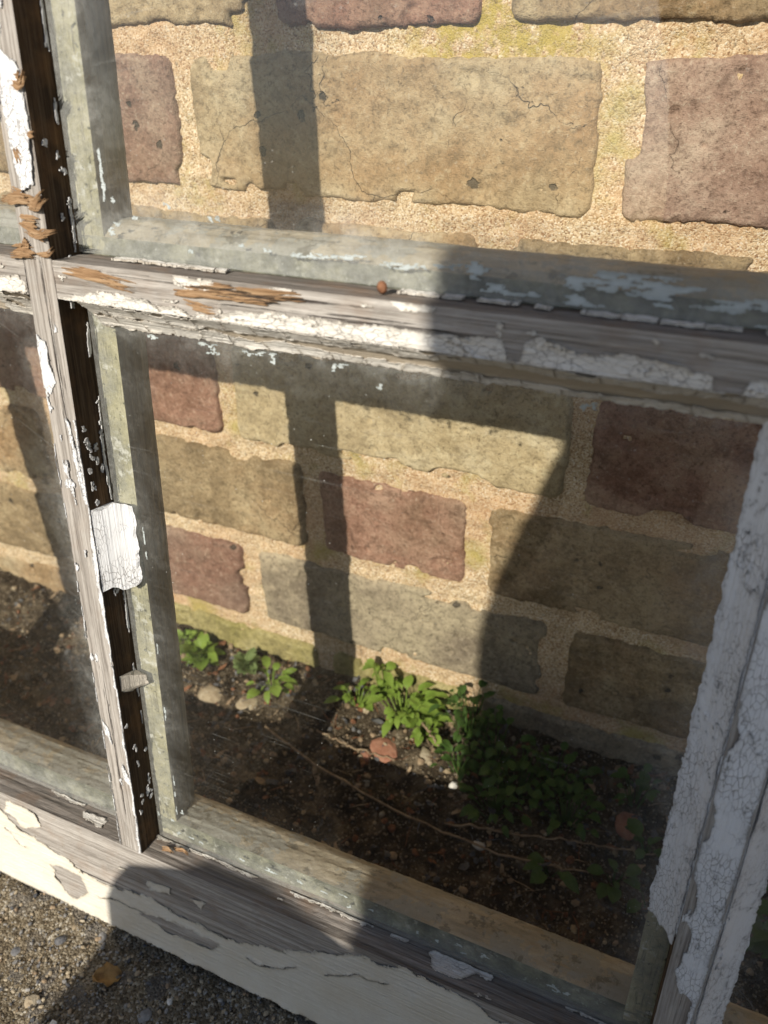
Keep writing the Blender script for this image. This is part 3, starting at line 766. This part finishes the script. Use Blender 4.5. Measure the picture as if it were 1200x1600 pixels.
# crumbs of old putty and paint on the dark rebate side
paint(lb, f_side(66.05, 1), 80, 470, .4, 13.2, lambda s, t: ((fbm(s*.5, t*.8, 171, 4) > .66) & (fbm(s*.04, t*.1, 174, 2) > .40)) | ((fbm(s*.06, t*.5, 172, 3) > .60) & (t > 11.6)), M['paint_z'], .42, .5, .5, 10, maxn=20)

# right upright: nearly whole paint with alligator cracks; timber bare low down
RB = [(166, 326), (170, 330.6), (163, 333), (154, 332.6), (146, 332.2), (142, 331), (131, 334), (128, 339.6), (114, 340), (96, 341), (76, 342), (76, 326), (135, 326), (150, 326)]
def m_rbf(s, t):
    q = rag(s, t, 181, .22, .35)*1.5
    a = ~inpoly(s+q*1.2, t+q*.7, RB) & ~inpoly(s+q, t+q*.5, [(184, 329), (183, 331.6), (176, 331.6), (171, 331)])
    lf = 328.5+2.6*np.clip(rag(s, t*0, 182, .06, .1)*1.9-.1, 0, 1)+.25*rag(s, t, 183, .6, .6)
    rtg = 341.5-.7*np.clip(rag(s, t*0, 184, .09, .1), 0, 1)-.3*rag(s, t, 185, .5, .5)
    a &= (t > lf) & (t < rtg)
    a &= ~((np.abs(fbm(s*.045, t*.12, 186, 4)-.5) < .0035) & (vn(s*.05, t*.05, 187) > .5))
    return a
paint(rb, f_faceZ, 76, 370, 328.1, 341.9, m_rbf, M['paint_z'], .36, .4, .35, 11)
def m_rbl(s, t):
    r2 = rag(s, t*12, 191, .35, .5)
    a = (t > .035+.03*r2) & (t < .94+.08*r2) & (s > 154+3*r2)
    return a & ~((np.abs(fbm(s*.05, t*2.0, 192, 4)-.5) < .0035) & (vn(s*.05, t, 197) > .5))
paint(PRL, lambda s, t, h: bev('z', 335, -1)(s, t/16, h), 152, 364, 0, 16, lambda s, t: m_rbl(s, t/16), M['paint_z'], .38, .4, .3, 12)
paint(PRR, lambda s, t, h: bev('z', 335, 1)(s, t/16, h), 89, 364, 0, 16, lambda s, t: (t/16 > .03) & (t/16 < .95+.10*rag(s, t, 193, .3, .3)) & ~((np.abs(fbm(s*.06, t*.12, 194, 4)-.5) < .004) & (vn(s*.06, t*.05, 198) > .45)), M['paint_z'], .38, .4, .4, 13)

# paint smeared on the glass when the bars were last painted
gp_low, gp_up = panes[2], panes[6]
def m_gl_up(s, t):
    f = fbm(s*.25, t*.35, 201, 5)
    a = (fbm(s*.6, t*.8, 206, 5) > .60+.01*np.abs(t-398)) & (f > .52) & (t > 386) & (t < 412) & (s < 150)
    a |= (fbm(s*.35, t*.10, 202, 5) > .60+.05*np.abs(s-(82+.0*t))) & (t > 400)
    a |= (np.abs(t-(393.5+rag(s, t*0, 203, .05, .1)*1.6)) < .9+.9*rag(s, t, 204, .2, .4)) & (s > 150) & (s < 232) & (fbm(s*.35, t*1.3, 205, 5) > .50)
    a |= (fbm(s*.12, t*.5, 207, 5) > .57) & (s > 225) & (t < 397)
    return a
paint(gp_up, f_glass, 68, 322, 386, 450, m_gl_up, M['smear'], .4, .08, .05, 14, name='paint_smear')
def m_gl_low(s, t):
    a = (fbm(s*.6, t*1.1, 211, 5) > .54+.026*(357.5-t)) & (fbm(s*.05, t*.1, 216, 3) > .45) & (t > 346) & (s > 84)
    a |= (t < 90) & (fbm(s*.5, t*.9, 212, 5) > .63+.02*np.abs(t-84))
    a |= (np.abs(s-81.5-rag(t, s*0, 213, .05, .1)*1.2) < .1+.9*rag(s, t, 214, .5, .25)) & (t < 300)
    a |= (s < 96) & (t < 110) & (fbm(s*.6, t*.6, 215, 5) > .68)
    return a & (t < 357.5)
def swap(f): return f
paint(gp_low, f_glass, 68, 300, 76.5, 358, m_gl_low, M['smear'], .42, .08, .05, 15, name='paint_smear')

# ------------------------------------------------------------------ torn splinters and a nail
def splinter(parent, pts, w, th, seed, mat=None):
    """a torn tuft of timber: several bent fibres lying side by side along a list of local points (mm)"""
    rng = np.random.RandomState(seed); pts = np.array(pts, float); k = 10; V = []; F = []
    for f in range(7):
        o = (f-3)/3*w*.55; t0 = rng.rand()*.3; t1 = 1-rng.rand()*.35
        tt = np.linspace(t0, t1, k)*(len(pts)-1); P = np.stack([np.interp(tt, range(len(pts)), pts[:, c]) for c in range(3)], 1)
        d = np.gradient(P, axis=0); d /= np.linalg.norm(d, axis=1)[:, None]
        sd = np.cross(d, np.array([0, -1.0, .2])); sd /= np.linalg.norm(sd, axis=1)[:, None]; nn = np.cross(sd, d)
        P = P+sd*(o+np.cumsum(rng.normal(0, .10, k))[:, None])-nn*(np.abs(rng.normal(0, .25*th))+.12*np.abs(np.cumsum(rng.normal(0, .22, k))))[:, None]
        ww = w*.20*np.clip(np.sin(np.linspace(.35, math.pi-.06, k))+rng.normal(0, .2, k), .15, 1.4); hh = th*(.3+.35*rng.rand(k)); b = len(V)
        for i in range(k): V += [P[i]-sd[i]*ww[i], P[i]-nn[i]*hh[i], P[i]+sd[i]*ww[i], P[i]+nn[i]*hh[i]*.5]
        for i in range(k-1):
            for q in range(4): F.append((b+i*4+q, b+i*4+(q+1) % 4, b+i*4+4+(q+1) % 4, b+i*4+4+q))
    me = mesh('wood_splinter', np.array(V)/1000, F, [mat or M['splinter']]); return obj('wood_splinter', me, parent)
H2 = hb[(1, 2)]
for sdn, (pts, w, th) in enumerate([
    ([(70, -.6, 381.8), (88, -1.2, 380.6), (108, -.7, 378.4)], 2.4, .9), ([(76, -.5, 382.8), (92, -1.0, 382.2)], 1.6, .7),
    ([(120, -.6, 379.4), (134, -1.3, 380), (150, -.9, 380.2)], 2.8, 1.0), ([(138, -.8, 380.6), (156, -1.7, 381.4), (174, -.9, 381.8)], 3.4, 1.1),
    ([(146, -.6, 379.2), (160, -1.0, 378.6)], 1.6, .6), ([(124, -.5, 375.2), (140, -.9, 374)], 2.0, .6), ([(128, -.5, 382.4), (150, -.8, 383)], 1.2, .5), ([(90, -.5, 378.6), (104, -.6, 376.8)], 1.2, .5)]):
    splinter(H2, pts, w, th, 300+sdn)
for sdn, (pts, w, th) in enumerate([
    ([(46, -2.2, 404), (56, -1.6, 406), (66, -1.2, 405)], 3.0, 1.2), ([(58, -1.0, 404.5), (64, -2.4, 404), (71, -3.4, 408.5)], 3.4, 1.4), ([(52, -1.0, 409), (60, -1.6, 406.5)], 1.8, .9),
    ([(54, -.8, 396), (63, -2.2, 393.2), (75, -4.0, 396.2)], 2.2, .9), ([(53.5, -.8, 398), (64, -1.4, 397.6)], 3.2, 1.0), ([(56, -.8, 394.5), (66, -1.6, 392)], 1.6, .8),
    ([(47, -1.6, 386), (54, -1.8, 387.5), (60, -.9, 386.6)], 3.2, 1.3), ([(58, -.8, 386), (66, -1.6, 386.5), (72, -3.4, 389.5)], 1.3, .6),
    ([(61, -.8, 444), (65, -1.8, 443), (68.5, -2.8, 447)], 3.2, 1.2), ([(64, -.8, 427), (68.5, -1.6, 427)], 1.4, .7), ([(57, -.6, 423), (59, -.9, 417)], 1.6, .5),
    ([(54, -.6, 388.5), (57, -1.2, 391.5)], 2.6, .7)]):
    splinter(lb, pts, w, th, 330+sdn)
for sdn, (x0, d0, ln) in enumerate([(73, 6, 9), (80, 9, 10)]):
    splinter(rail, [(x0, d0, 75.7), (x0+ln*.5, d0+1, 76.8), (x0+ln, d0+.3, 75.8)], 1.8, .7, 360+sdn)
def nail(parent, x, y, z):
    V = []; k = 10; rr = [(.0, 0), (1.6, 0), (1.9, -.7), (1.2, -1.3), (0.0, -1.5)]
    for r_, w in rr:
        for q in range(k): a = 2*math.pi*q/k; V.append((x+r_*math.cos(a), y+w, z+r_*math.sin(a)*1.15))
    F = [(i*k+q, i*k+(q+1) % k, (i+1)*k+(q+1) % k, (i+1)*k+q) for i in range(len(rr)-1) for q in range(k)]
    return obj('nail', mesh('nail', np.array(V)/1000, F, [M['rust']], smooth=True), parent)
nail(H2, 198.3, 6.5, 387.0); 

# ================================================================== THINGS LYING ABOUT
def rock(name, r, seed, mat, flat=.6, sub=2):
    import bmesh
    bm = bmesh.new(); bmesh.ops.create_icosphere(bm, subdivisions=sub, radius=1)
    rng = np.random.RandomState(seed); dirs = rng.normal(size=(7, 3)); dirs /= np.linalg.norm(dirs, axis=1)[:, None]; cut = .62+.3*rng.rand(7); st = 1+.5*(rng.rand(3)-.5)
    for v in bm.verts:
        p = np.array(v.co)
        for d, c in zip(dirs, cut):
            k = p@d
            if k > c: p = p-d*(k-c)*.85
        v.co = Vector((p[0]*st[0]*r, p[1]*st[1]*r, p[2]*st[2]*r*flat))
    me = bpy.data.meshes.new(name); bm.to_mesh(me); bm.free(); me.materials.append(mat)
    return me
def put(name, me, x, y, label, cat, group=None, dz=0.0, rz=None, tilt=0):
    o = obj(name, me, None, (x, y, gz(x, y)+dz), (tilt, tilt*.5, random.random()*6.28 if rz is None else rz))
    return tag(o, label, cat, group)
# fine loose grit, uncountable
def grit(name, n, xr, yr, rr, mats, label, seed):
    rng = np.random.RandomState(seed); base = rock('tmp', 1, seed, mats[0], .7, 1)
    bv = np.array([v.co[:] for v in base.vertices]); bf = np.array([list(p.vertices) for p in base.polygons]); bpy.data.meshes.remove(base)
    Vs, Fs, Ms = [], [], []
    for k in range(n):
        x = rng.uniform(*xr); y = rng.uniform(*yr); r = rr[0]*(rr[1]/rr[0])**(rng.rand()**2.2)
        a = rng.rand()*6.28; R_ = np.array([[math.cos(a), -math.sin(a), 0], [math.sin(a), math.cos(a), 0], [0, 0, 1]]); sc = r*(1+.5*(rng.rand(3)-.5))
        Vs.append((bv*sc)@R_.T+np.array([x, y, gz(x, y)+r*.25])); Fs.append(bf+k*len(bv)); Ms += [rng.randint(len(mats))]*len(bf)
    o = obj(name, mesh(name, np.concatenate(Vs), np.concatenate(Fs), mats, Ms, smooth=False)); return tag(o, label, 'grit', None, 'stuff')
grit('grit', 5200, (-.16, .30), (-.36, -.215), (.0005, .0017), [M['stone'], M['buff'], M['flint'], M['buff'], M['stone'], M['twig']], 'fine loose grit scattered over the ground before the bottom rail', 5)
grit('soil_crumbs', 3400, (-.25, .50), (-.20, -.006), (.0006, .0030), [M['twig'], M['flint'], M['twig'], M['rust'], M['flint'], M['buff']], 'dark soil crumbs and small stones behind the glass', 6)

for k, (x, y, r, mt, lab) in enumerate([
    (.008, -.247, .0062, 'flint', 'dark grey pebble in sunlit grit near the bottom rail'),
    (-.012, -.262, .0050, 'flint', 'small blue-grey pebble at the left edge of the sunlit grit'),
    (.020, -.281, .0052, 'buff', 'flat buff stone chip in the sunlit grit'),
    (.030, -.236, .0048, 'stone', 'little grey stone just below the cream rail in sun'),
    (.082, -.262, .0062, 'stone', 'grey stone with white fleck in the shadow under the rail'),
    (.062, -.283, .0042, 'stone', 'rounded pale grey pebble in the shadow beside the dead leaf'),
    (.100, -.285, .0050, 'terra', 'small rusty orange stone in the dark grit')]):
    put('pebble', rock('pebble', r*.72, 40+k, M[mt], .55), x, y, lab, 'pebble', 'pebbles on the ground', -r*.12)
for k, (x, y, r) in enumerate([(.092, -.252, .0022), (.041, -.287, .0034), (.110, -.257, .0016)]):
    put('paint_crumb', rock('paint_crumb', r, 60+k, M['chalk'], .4, 1), x, y,
        ['white paint crumb on a grey stone under the rail', 'long pale crumb of paint at the edge of the shadow', 'tiny white paint crumb in the darkest grit'][k], 'paint crumb', 'fallen paint crumbs', .003)
# bits behind the glass, at the foot of the wall
for k, (x, y, r, mt, fl, nm, lab) in enumerate([
    (-.018, -.050, .012, 'buff', .55, 'stone', 'buff lumpy stone below the left weed rosette'),
    (.012, -.046, .010, 'buff', .5, 'stone', 'second buff stone nearer the bar shadow'),
    (-.082, -.022, .010, 'terra', .5, 'brick_chip', 'pinkish brick chip under the left weed'),
    (.020, -.030, .008, 'flint', .6, 'stone', 'dark stone with hollow between the weeds'),
    (.128, -.050, .010, 'terra', .35, 'brick_chip', 'flat red brick chip below the bright weed'),
    (.118, -.058, .0055, 'terra', .6, 'brick_chip', 'small round red crumb beside the flat brick chip'),
    (.158, -.045, .007, 'buff', .5, 'stone', 'pale stone at the edge of the shadow by the weeds'),
    (.185, -.060, .004, 'chalk', .7, 'stone', 'small white stone in the shadow among the weeds'),
    (.215, -.095, .004, 'chalk', .7, 'stone', 'white stone speck beside the lower twig'),
    (.300, -.040, .016, 'terra', .4, 'brick_chip', 'dull red brick lump in the shadow by the right bar')]):
    put(nm, rock(nm, r, 80+k, M[mt], fl), x, y, lab, nm.replace('_', ' '), None, -r*.12)

def tube(name, pts, r, mat, seg=6, wob=.0006, seed=0):
    rng = np.random.RandomState(seed); pts = np.array(pts, float); k = 28
    tt = np.linspace(0, len(pts)-1, k); P = np.stack([np.interp(tt, range(len(pts)), pts[:, c]) for c in range(3)], 1)
    ker = np.ones(5)/5
    for c in range(3): P[2:-2, c] = np.convolve(P[:, c], ker, 'valid')
    P += rng.normal(0, wob, P.shape)
    d = np.gradient(P, axis=0); d /= np.linalg.norm(d, axis=1)[:, None]; a = np.cross(d, (0, 0, 1)); a /= np.linalg.norm(a, axis=1)[:, None]+1e-9; b = np.cross(a, d)
    rr = r*(np.linspace(1, .55, k)+rng.normal(0, .08, k)); V = []
    for i in range(k):
        for q in range(seg): t = 2*math.pi*q/seg; V.append(P[i]+rr[i]*(a[i]*math.cos(t)+b[i]*math.sin(t)))
    F = [(i*seg+q, i*seg+(q+1) % seg, (i+1)*seg+(q+1) % seg, (i+1)*seg+q) for i in range(k-1) for q in range(seg)]
    return mesh(name, V, F, [mat], smooth=True)
def twig(pts, r, label, seed):
    o = obj('twig', tube('twig', [(x, y, gz(x, y)+h) for x, y, h in pts], r, M['twig'], seed=seed)); return tag(o, label, 'twig', 'dry twigs on the soil')
def litter(n, seed):
    rng = np.random.RandomState(seed); V, F, Ms = [], [], []
    for k in range(n):
        x = rng.uniform(-.25, .48); y = -.004-.19*rng.rand()**1.2; z = gz(x, y)+.0012; a = rng.rand()*6.28; b = len(V)
        if rng.rand() < .5: L_, w = rng.uniform(.006, .022), rng.uniform(.0004, .001)
        else: L_, w = rng.uniform(.004, .011), rng.uniform(.002, .005)
        for i in range(5):
            t = i/4-.5; wi = w*(1-(2*t)**2*.8); h = .0015*math.sin(3*t+k)+.002*rng.rand()
            for q in (-1, 1): V.append((x+math.cos(a)*t*L_-math.sin(a)*q*wi/2+.001*math.sin(5*t+k), y+math.sin(a)*t*L_+math.cos(a)*q*wi/2, z+h+q*.2*wi*rng.normal()))
        for i in range(4): F.append((b+i*2, b+i*2+1, b+i*2+3, b+i*2+2)); Ms.append(k % 3)
    return tag(obj('plant_litter', mesh('plant_litter', V, F, [M['twig'], M['rust'], M['flint']], Ms)), 'dry bits of leaf and straw littering the soil behind the glass', 'litter', None, 'stuff')
litter(900, 12)
twig([(.040, -.066, .005), (.095, -.086, .006), (.169, -.098, .005), (.225, -.100, .004), (.262, -.096, .004), (.290, -.088, .004)], .0011, 'long dry twig lying diagonally across the soil behind the lower pane', 1)
twig([(.190, -.090, .004), (.240, -.082, .006), (.280, -.070, .006), (.320, -.060, .004)], .0009, 'thin dry twig running right from the long one', 2)
twig([(.075, -.052, .004), (.11, -.058, .004), (.14, -.056, .003)], .0008, 'short pale twig beside the flat brick chip', 3)
twig([(.150, -.030, .014), (.163, -.040, .012), (.172, -.046, .008)], .0009, 'short stalk across the bright weed', 4)

# dead leaf on the grit
def dead_leaf(x, y, sz, rz, label):
    k = 9; V = []; F = []
    for i in range(k):
        t = i/(k-1); w = sz*.42*math.sin(math.pi*min(t*.97+.02, 1))**.8*(1+.2*math.sin(i*2.1))
        for q in (-1, -.5, 0, .5, 1):
            V.append((w*q, (t-.5)*sz, sz*(.42*abs(q)**1.3*(.4+.6*t)+.10*math.sin(3*t+q))))
    for i in range(k-1):
        for q in range(4): F.append((i*5+q, i*5+q+1, i*5+6+q, i*5+5+q))
    o = obj('dead_leaf', mesh('dead_leaf', V, F, [M['dead']], smooth=True), None, (x, y, gz(x, y)+.0005), (0.15, 0, rz))
    o.modifiers.new('thickness', 'SOLIDIFY').thickness = .0003
    return tag(o, label, 'leaf')
dead_leaf(.050, -.2545, .015, 2.3, 'curled orange-brown dead leaf at the edge of the shadow')

# ------------------------------------------------------------------ weeds
def leaf_mesh(name, L_, Wd, mat, lobed=False, cup=.25):
    k = 7; V = []; F = []
    for i in range(k):
        t = i/(k-1); w = Wd*(math.sin(math.pi*t**1.25)**.55 if 0 < t < 1 else .05)
        if lobed and i % 2: w *= .86
        if t < .3: w *= .25
        for q in (-1, 0, 1): V.append((q*w/2, t*L_, cup*L_*t*t*-.5+.10*L_*math.sin(math.pi*t)+abs(q)*w*.16))
    for i in range(k-1):
        for q in (0, 1): F.append((i*3+q, i*3+q+1, i*3+4+q, i*3+3+q))
    return mesh(name, V, F, [mat], smooth=True)
LM = {}
for nm in ('leaf', 'leafd', 'leafp'):
    LM[nm] = [leaf_mesh('leaf', .014, .0085, M[nm]), leaf_mesh('leaf', .012, .0095, M[nm], True, .45), leaf_mesh('leaf', .016, .0075, M[nm], True, .6)]
def weed(x, y, n, size, tone, label, group, spread=.010, hgt=.012, seed=0, form='rosette'):
    rng = np.random.RandomState(seed); z = gz(x, y)-.001
    r = empty('weed', (x, y, z)); tag(r, label, 'weed', group)
    SV, SF = [], []
    n = int(n*1.6)
    for k in range(n):
        a = rng.rand()*6.28 if form != 'rosette' else k*2.4+rng.rand()*.3
        s = size*(.32+.62*rng.rand())
        if form == 'rosette': el = .15+1.0*(k/n)+.2*rng.rand(); p = Vector((math.cos(a), math.sin(a), 0))*.002; p.z = .003+.006*(k/n)
        else:
            q = spread*math.sqrt(rng.rand()); p = Vector((math.cos(a)*q, math.sin(a)*q*.8, hgt*(.35+.75*rng.rand()))); el = -.2+.8*rng.rand()
        o = obj('leaf', LM[tone][rng.randint(3)], r, p); o.scale = (s, s, s)
        o.rotation_euler = (el, rng.normal(0, .2), a-math.pi/2)
        b = len(SV); t = .0005
        SV += [(-t+p.x*.3, p.y*.3, 0), (t+p.x*.3, p.y*.3, 0), (p.x*.3, p.y*.3+t, 0), (p.x-t*.6, p.y, p.z), (p.x+t*.6, p.y, p.z), (p.x, p.y+t*.6, p.z)]
        SF += [(b, b+1, b+4, b+3), (b+1, b+2, b+5, b+4), (b+2, b, b+3, b+5)]
    obj('stem', mesh('stem', SV, SF, [M[tone]]), r)
    return r
GW = 'weeds at the foot of the wall'
weed(-.046, -.022, 24, 1.65, 'leaf', 'bright green weed rosette by the left glazing bar', GW, seed=1)
weed(-.064, -.016, 8, 1.2, 'leaf', 'small side shoot left of the first weed rosette', GW, seed=2)
weed(-.004, -.020, 20, 1.15, 'leafp', 'pale grey-green frilly weed rosette, second from the left', GW, seed=3)
weed(.024, -.030, 13, 1.15, 'leaf', 'little round-leaved weed just left of the bar shadow', GW, .013, .012, 4, 'clump')
weed(.094, -.022, 12, .9, 'leaf', 'small weed just right of the bar shadow', GW, .012, .014, 5, 'clump')
weed(.112, -.012, 10, 1.0, 'leaf', 'upright bright weed sprig against the wall', GW, .007, .032, 6, 'clump')
weed(.132, -.022, 34, 1.1, 'leaf', 'big sunlit clump of bright green weed beside the shadow edge', GW, .022, .024, 7, 'clump')
weed(.152, -.028, 16, .95, 'leaf', 'bright weed sprig at the very edge of the shadow', GW, .012, .018, 8, 'clump')
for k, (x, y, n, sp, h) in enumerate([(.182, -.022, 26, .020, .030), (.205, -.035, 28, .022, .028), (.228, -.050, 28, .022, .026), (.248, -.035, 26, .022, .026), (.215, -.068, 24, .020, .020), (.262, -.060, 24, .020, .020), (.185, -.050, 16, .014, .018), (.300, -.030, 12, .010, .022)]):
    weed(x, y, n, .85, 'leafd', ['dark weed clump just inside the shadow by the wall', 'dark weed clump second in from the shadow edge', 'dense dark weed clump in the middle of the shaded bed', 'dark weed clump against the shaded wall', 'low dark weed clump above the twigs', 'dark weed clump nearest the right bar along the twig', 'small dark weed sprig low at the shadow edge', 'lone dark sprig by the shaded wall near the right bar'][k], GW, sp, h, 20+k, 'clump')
for k, (x, y) in enumerate([(.262, -.098), (.298, -.088), (.312, -.062), (.320, -.096)]):
    weed(x, y, 5, 1.15, 'leafd', ['single broad-leaved seedling under the lower twig', 'seedling low in the corner left of the right bar', 'seedling beside the red brick lump', 'lowest seedling by the right bar'][k], GW, .006, .010, 40+k, 'clump')
weed(.405, -.10, 40, 1.5, 'leafd', 'mossy green weed mound seen through the right-hand pane', GW, .035, .045, 50, 'clump')

# ================================================================== THE PHOTOGRAPHER (behind the lens; only the shadow is in the picture)
person = empty('person', (.36, -.95, 0))
tag(person, 'crouching person in dark clothes behind the camera whose shadow crosses the sash', 'person')
OX, OY = .36, -.95
def skin(name, pts, edges_, mat, parent, root=0, sub=2):
    me = bpy.data.meshes.new(name); me.from_pydata([(x-OX, y-OY, z) for x, y, z, r in pts], edges_, [])
    o = obj(name, me, parent)
    sm = o.modifiers.new('Skin', 'SKIN')
    sv = me.skin_vertices[0].data
    for i, p in enumerate(pts): sv[i].radius = (p[3]*1.1, p[3]*1.1)
    sv[root].use_root = True
    ss = o.modifiers.new('Subdivision', 'SUBSURF'); ss.levels = sub; ss.render_levels = sub
    me.materials.append(mat); return o
bp = [(.37, -1.04, .24, .17), (.355, -1.02, .40, .165), (.345, -.99, .56, .15), (.325, -.955, .655, .075), (.310, -.93, .70, .06),          # pelvis..neck
      (.300, -.91, .745, .085), (.298, -.90, .80, .070),                                                                                   # head
      (.198, -.96, .645, .066), (.226, -.78, .645, .052), (.245, -.60, .600, .044), (.285, -.475, .500, .034),                               # left arm
      (.48, -.98, .63, .062), (.51, -.80, .47, .050), (.44, -.60, .45, .038), (.375, -.485, .455, .030),                                    # right arm
      (.25, -.98, .24, .11), (.086, -.62, .292, .088), (.10, -.84, .09, .046), (.09, -.72, .036, .036),                                   # left leg
      (.50, -.98, .22, .095), (.50, -.68, .22, .070), (.53, -1.00, .08, .042), (.53, -.90, .036, .036), (.180, -.80, .285, .130)]                                    # right leg
be = [(0, 1), (1, 2), (2, 3), (3, 4), (4, 5), (5, 6), (2, 7), (7, 8), (8, 9), (9, 10), (2, 11), (11, 12), (12, 13), (13, 14), (0, 15), (15, 23), (23, 16), (16, 17), (17, 18), (0, 19), (19, 20), (20, 21), (21, 22)]
skin('body', bp, be, M['cloth'], person)
skin('hair', [(.300, -.94, .72, .078), (.298, -.93, .77, .098), (.297, -.915, .812, .080), (.30, -.965, .66, .06)], [(1, 0), (1, 2), (0, 3)], M['hair'], person, 1)
for s, hx in ((-1, .300), (1, .375)):
    hp = [(hx, -.478, .470, .024), (hx-s*.004, -.462, .468, .022)]; he = [(0, 1)]
    for f in range(4):
        z = .492-f*.017; i = len(hp)
        hp += [(hx-s*.002, -.455, z, .0085), (hx+s*.002, -.440, z, .008), (hx-s*-.0, -.432, z-.002, .007)]; he += [(1, i), (i, i+1), (i+1, i+2)]
    i = len(hp); hp += [(hx-s*.014, -.478, .478, .010), (hx-s*.022, -.474, .49, .009)]; he += [(0, i), (i, i+1)]
    skin('hand', hp, he, M['skin'], person, 0, 1)
ph = empty('phone', tuple(CAM-fw*.012)); ph.matrix_world = m.copy(); ph.location = CAM-fw*.012
tag(ph, 'black phone held up by the crouching person, taking the picture', 'phone')
def rbox(name, x0, x1, y0, y1, z0, z1, mat, bev_=.008):
    import bmesh
    bm = bmesh.new(); bmesh.ops.create_cube(bm, size=1)
    for v in bm.verts: v.co = Vector(((x0+x1)/2+v.co.x*(x1-x0), (y0+y1)/2+v.co.y*(y1-y0), (z0+z1)/2+v.co.z*(z1-z0)))
    ed = [e for e in bm.edges if abs(e.verts[0].co.z-e.verts[1].co.z) > 1e-6]
    bmesh.ops.bevel(bm, geom=ed, offset=bev_, segments=4, affect='EDGES')
    me = bpy.data.meshes.new(name); bm.to_mesh(me); bm.free(); me.materials.append(mat); return obj(name, me, ph)
rbox('phone_body', -.020, .052, -.130, .018, .003, .011, M['phone'])
rbox('camera_island', -.016, .018, -.020, .014, .0005, .0029, M['phone'], .004)
rbox('screen', -.018, .050, -.128, .016, .0112, .0118, M['lens'], .006)
print('paint pieces', FLAKES[0], 'objects', len(bpy.data.objects))
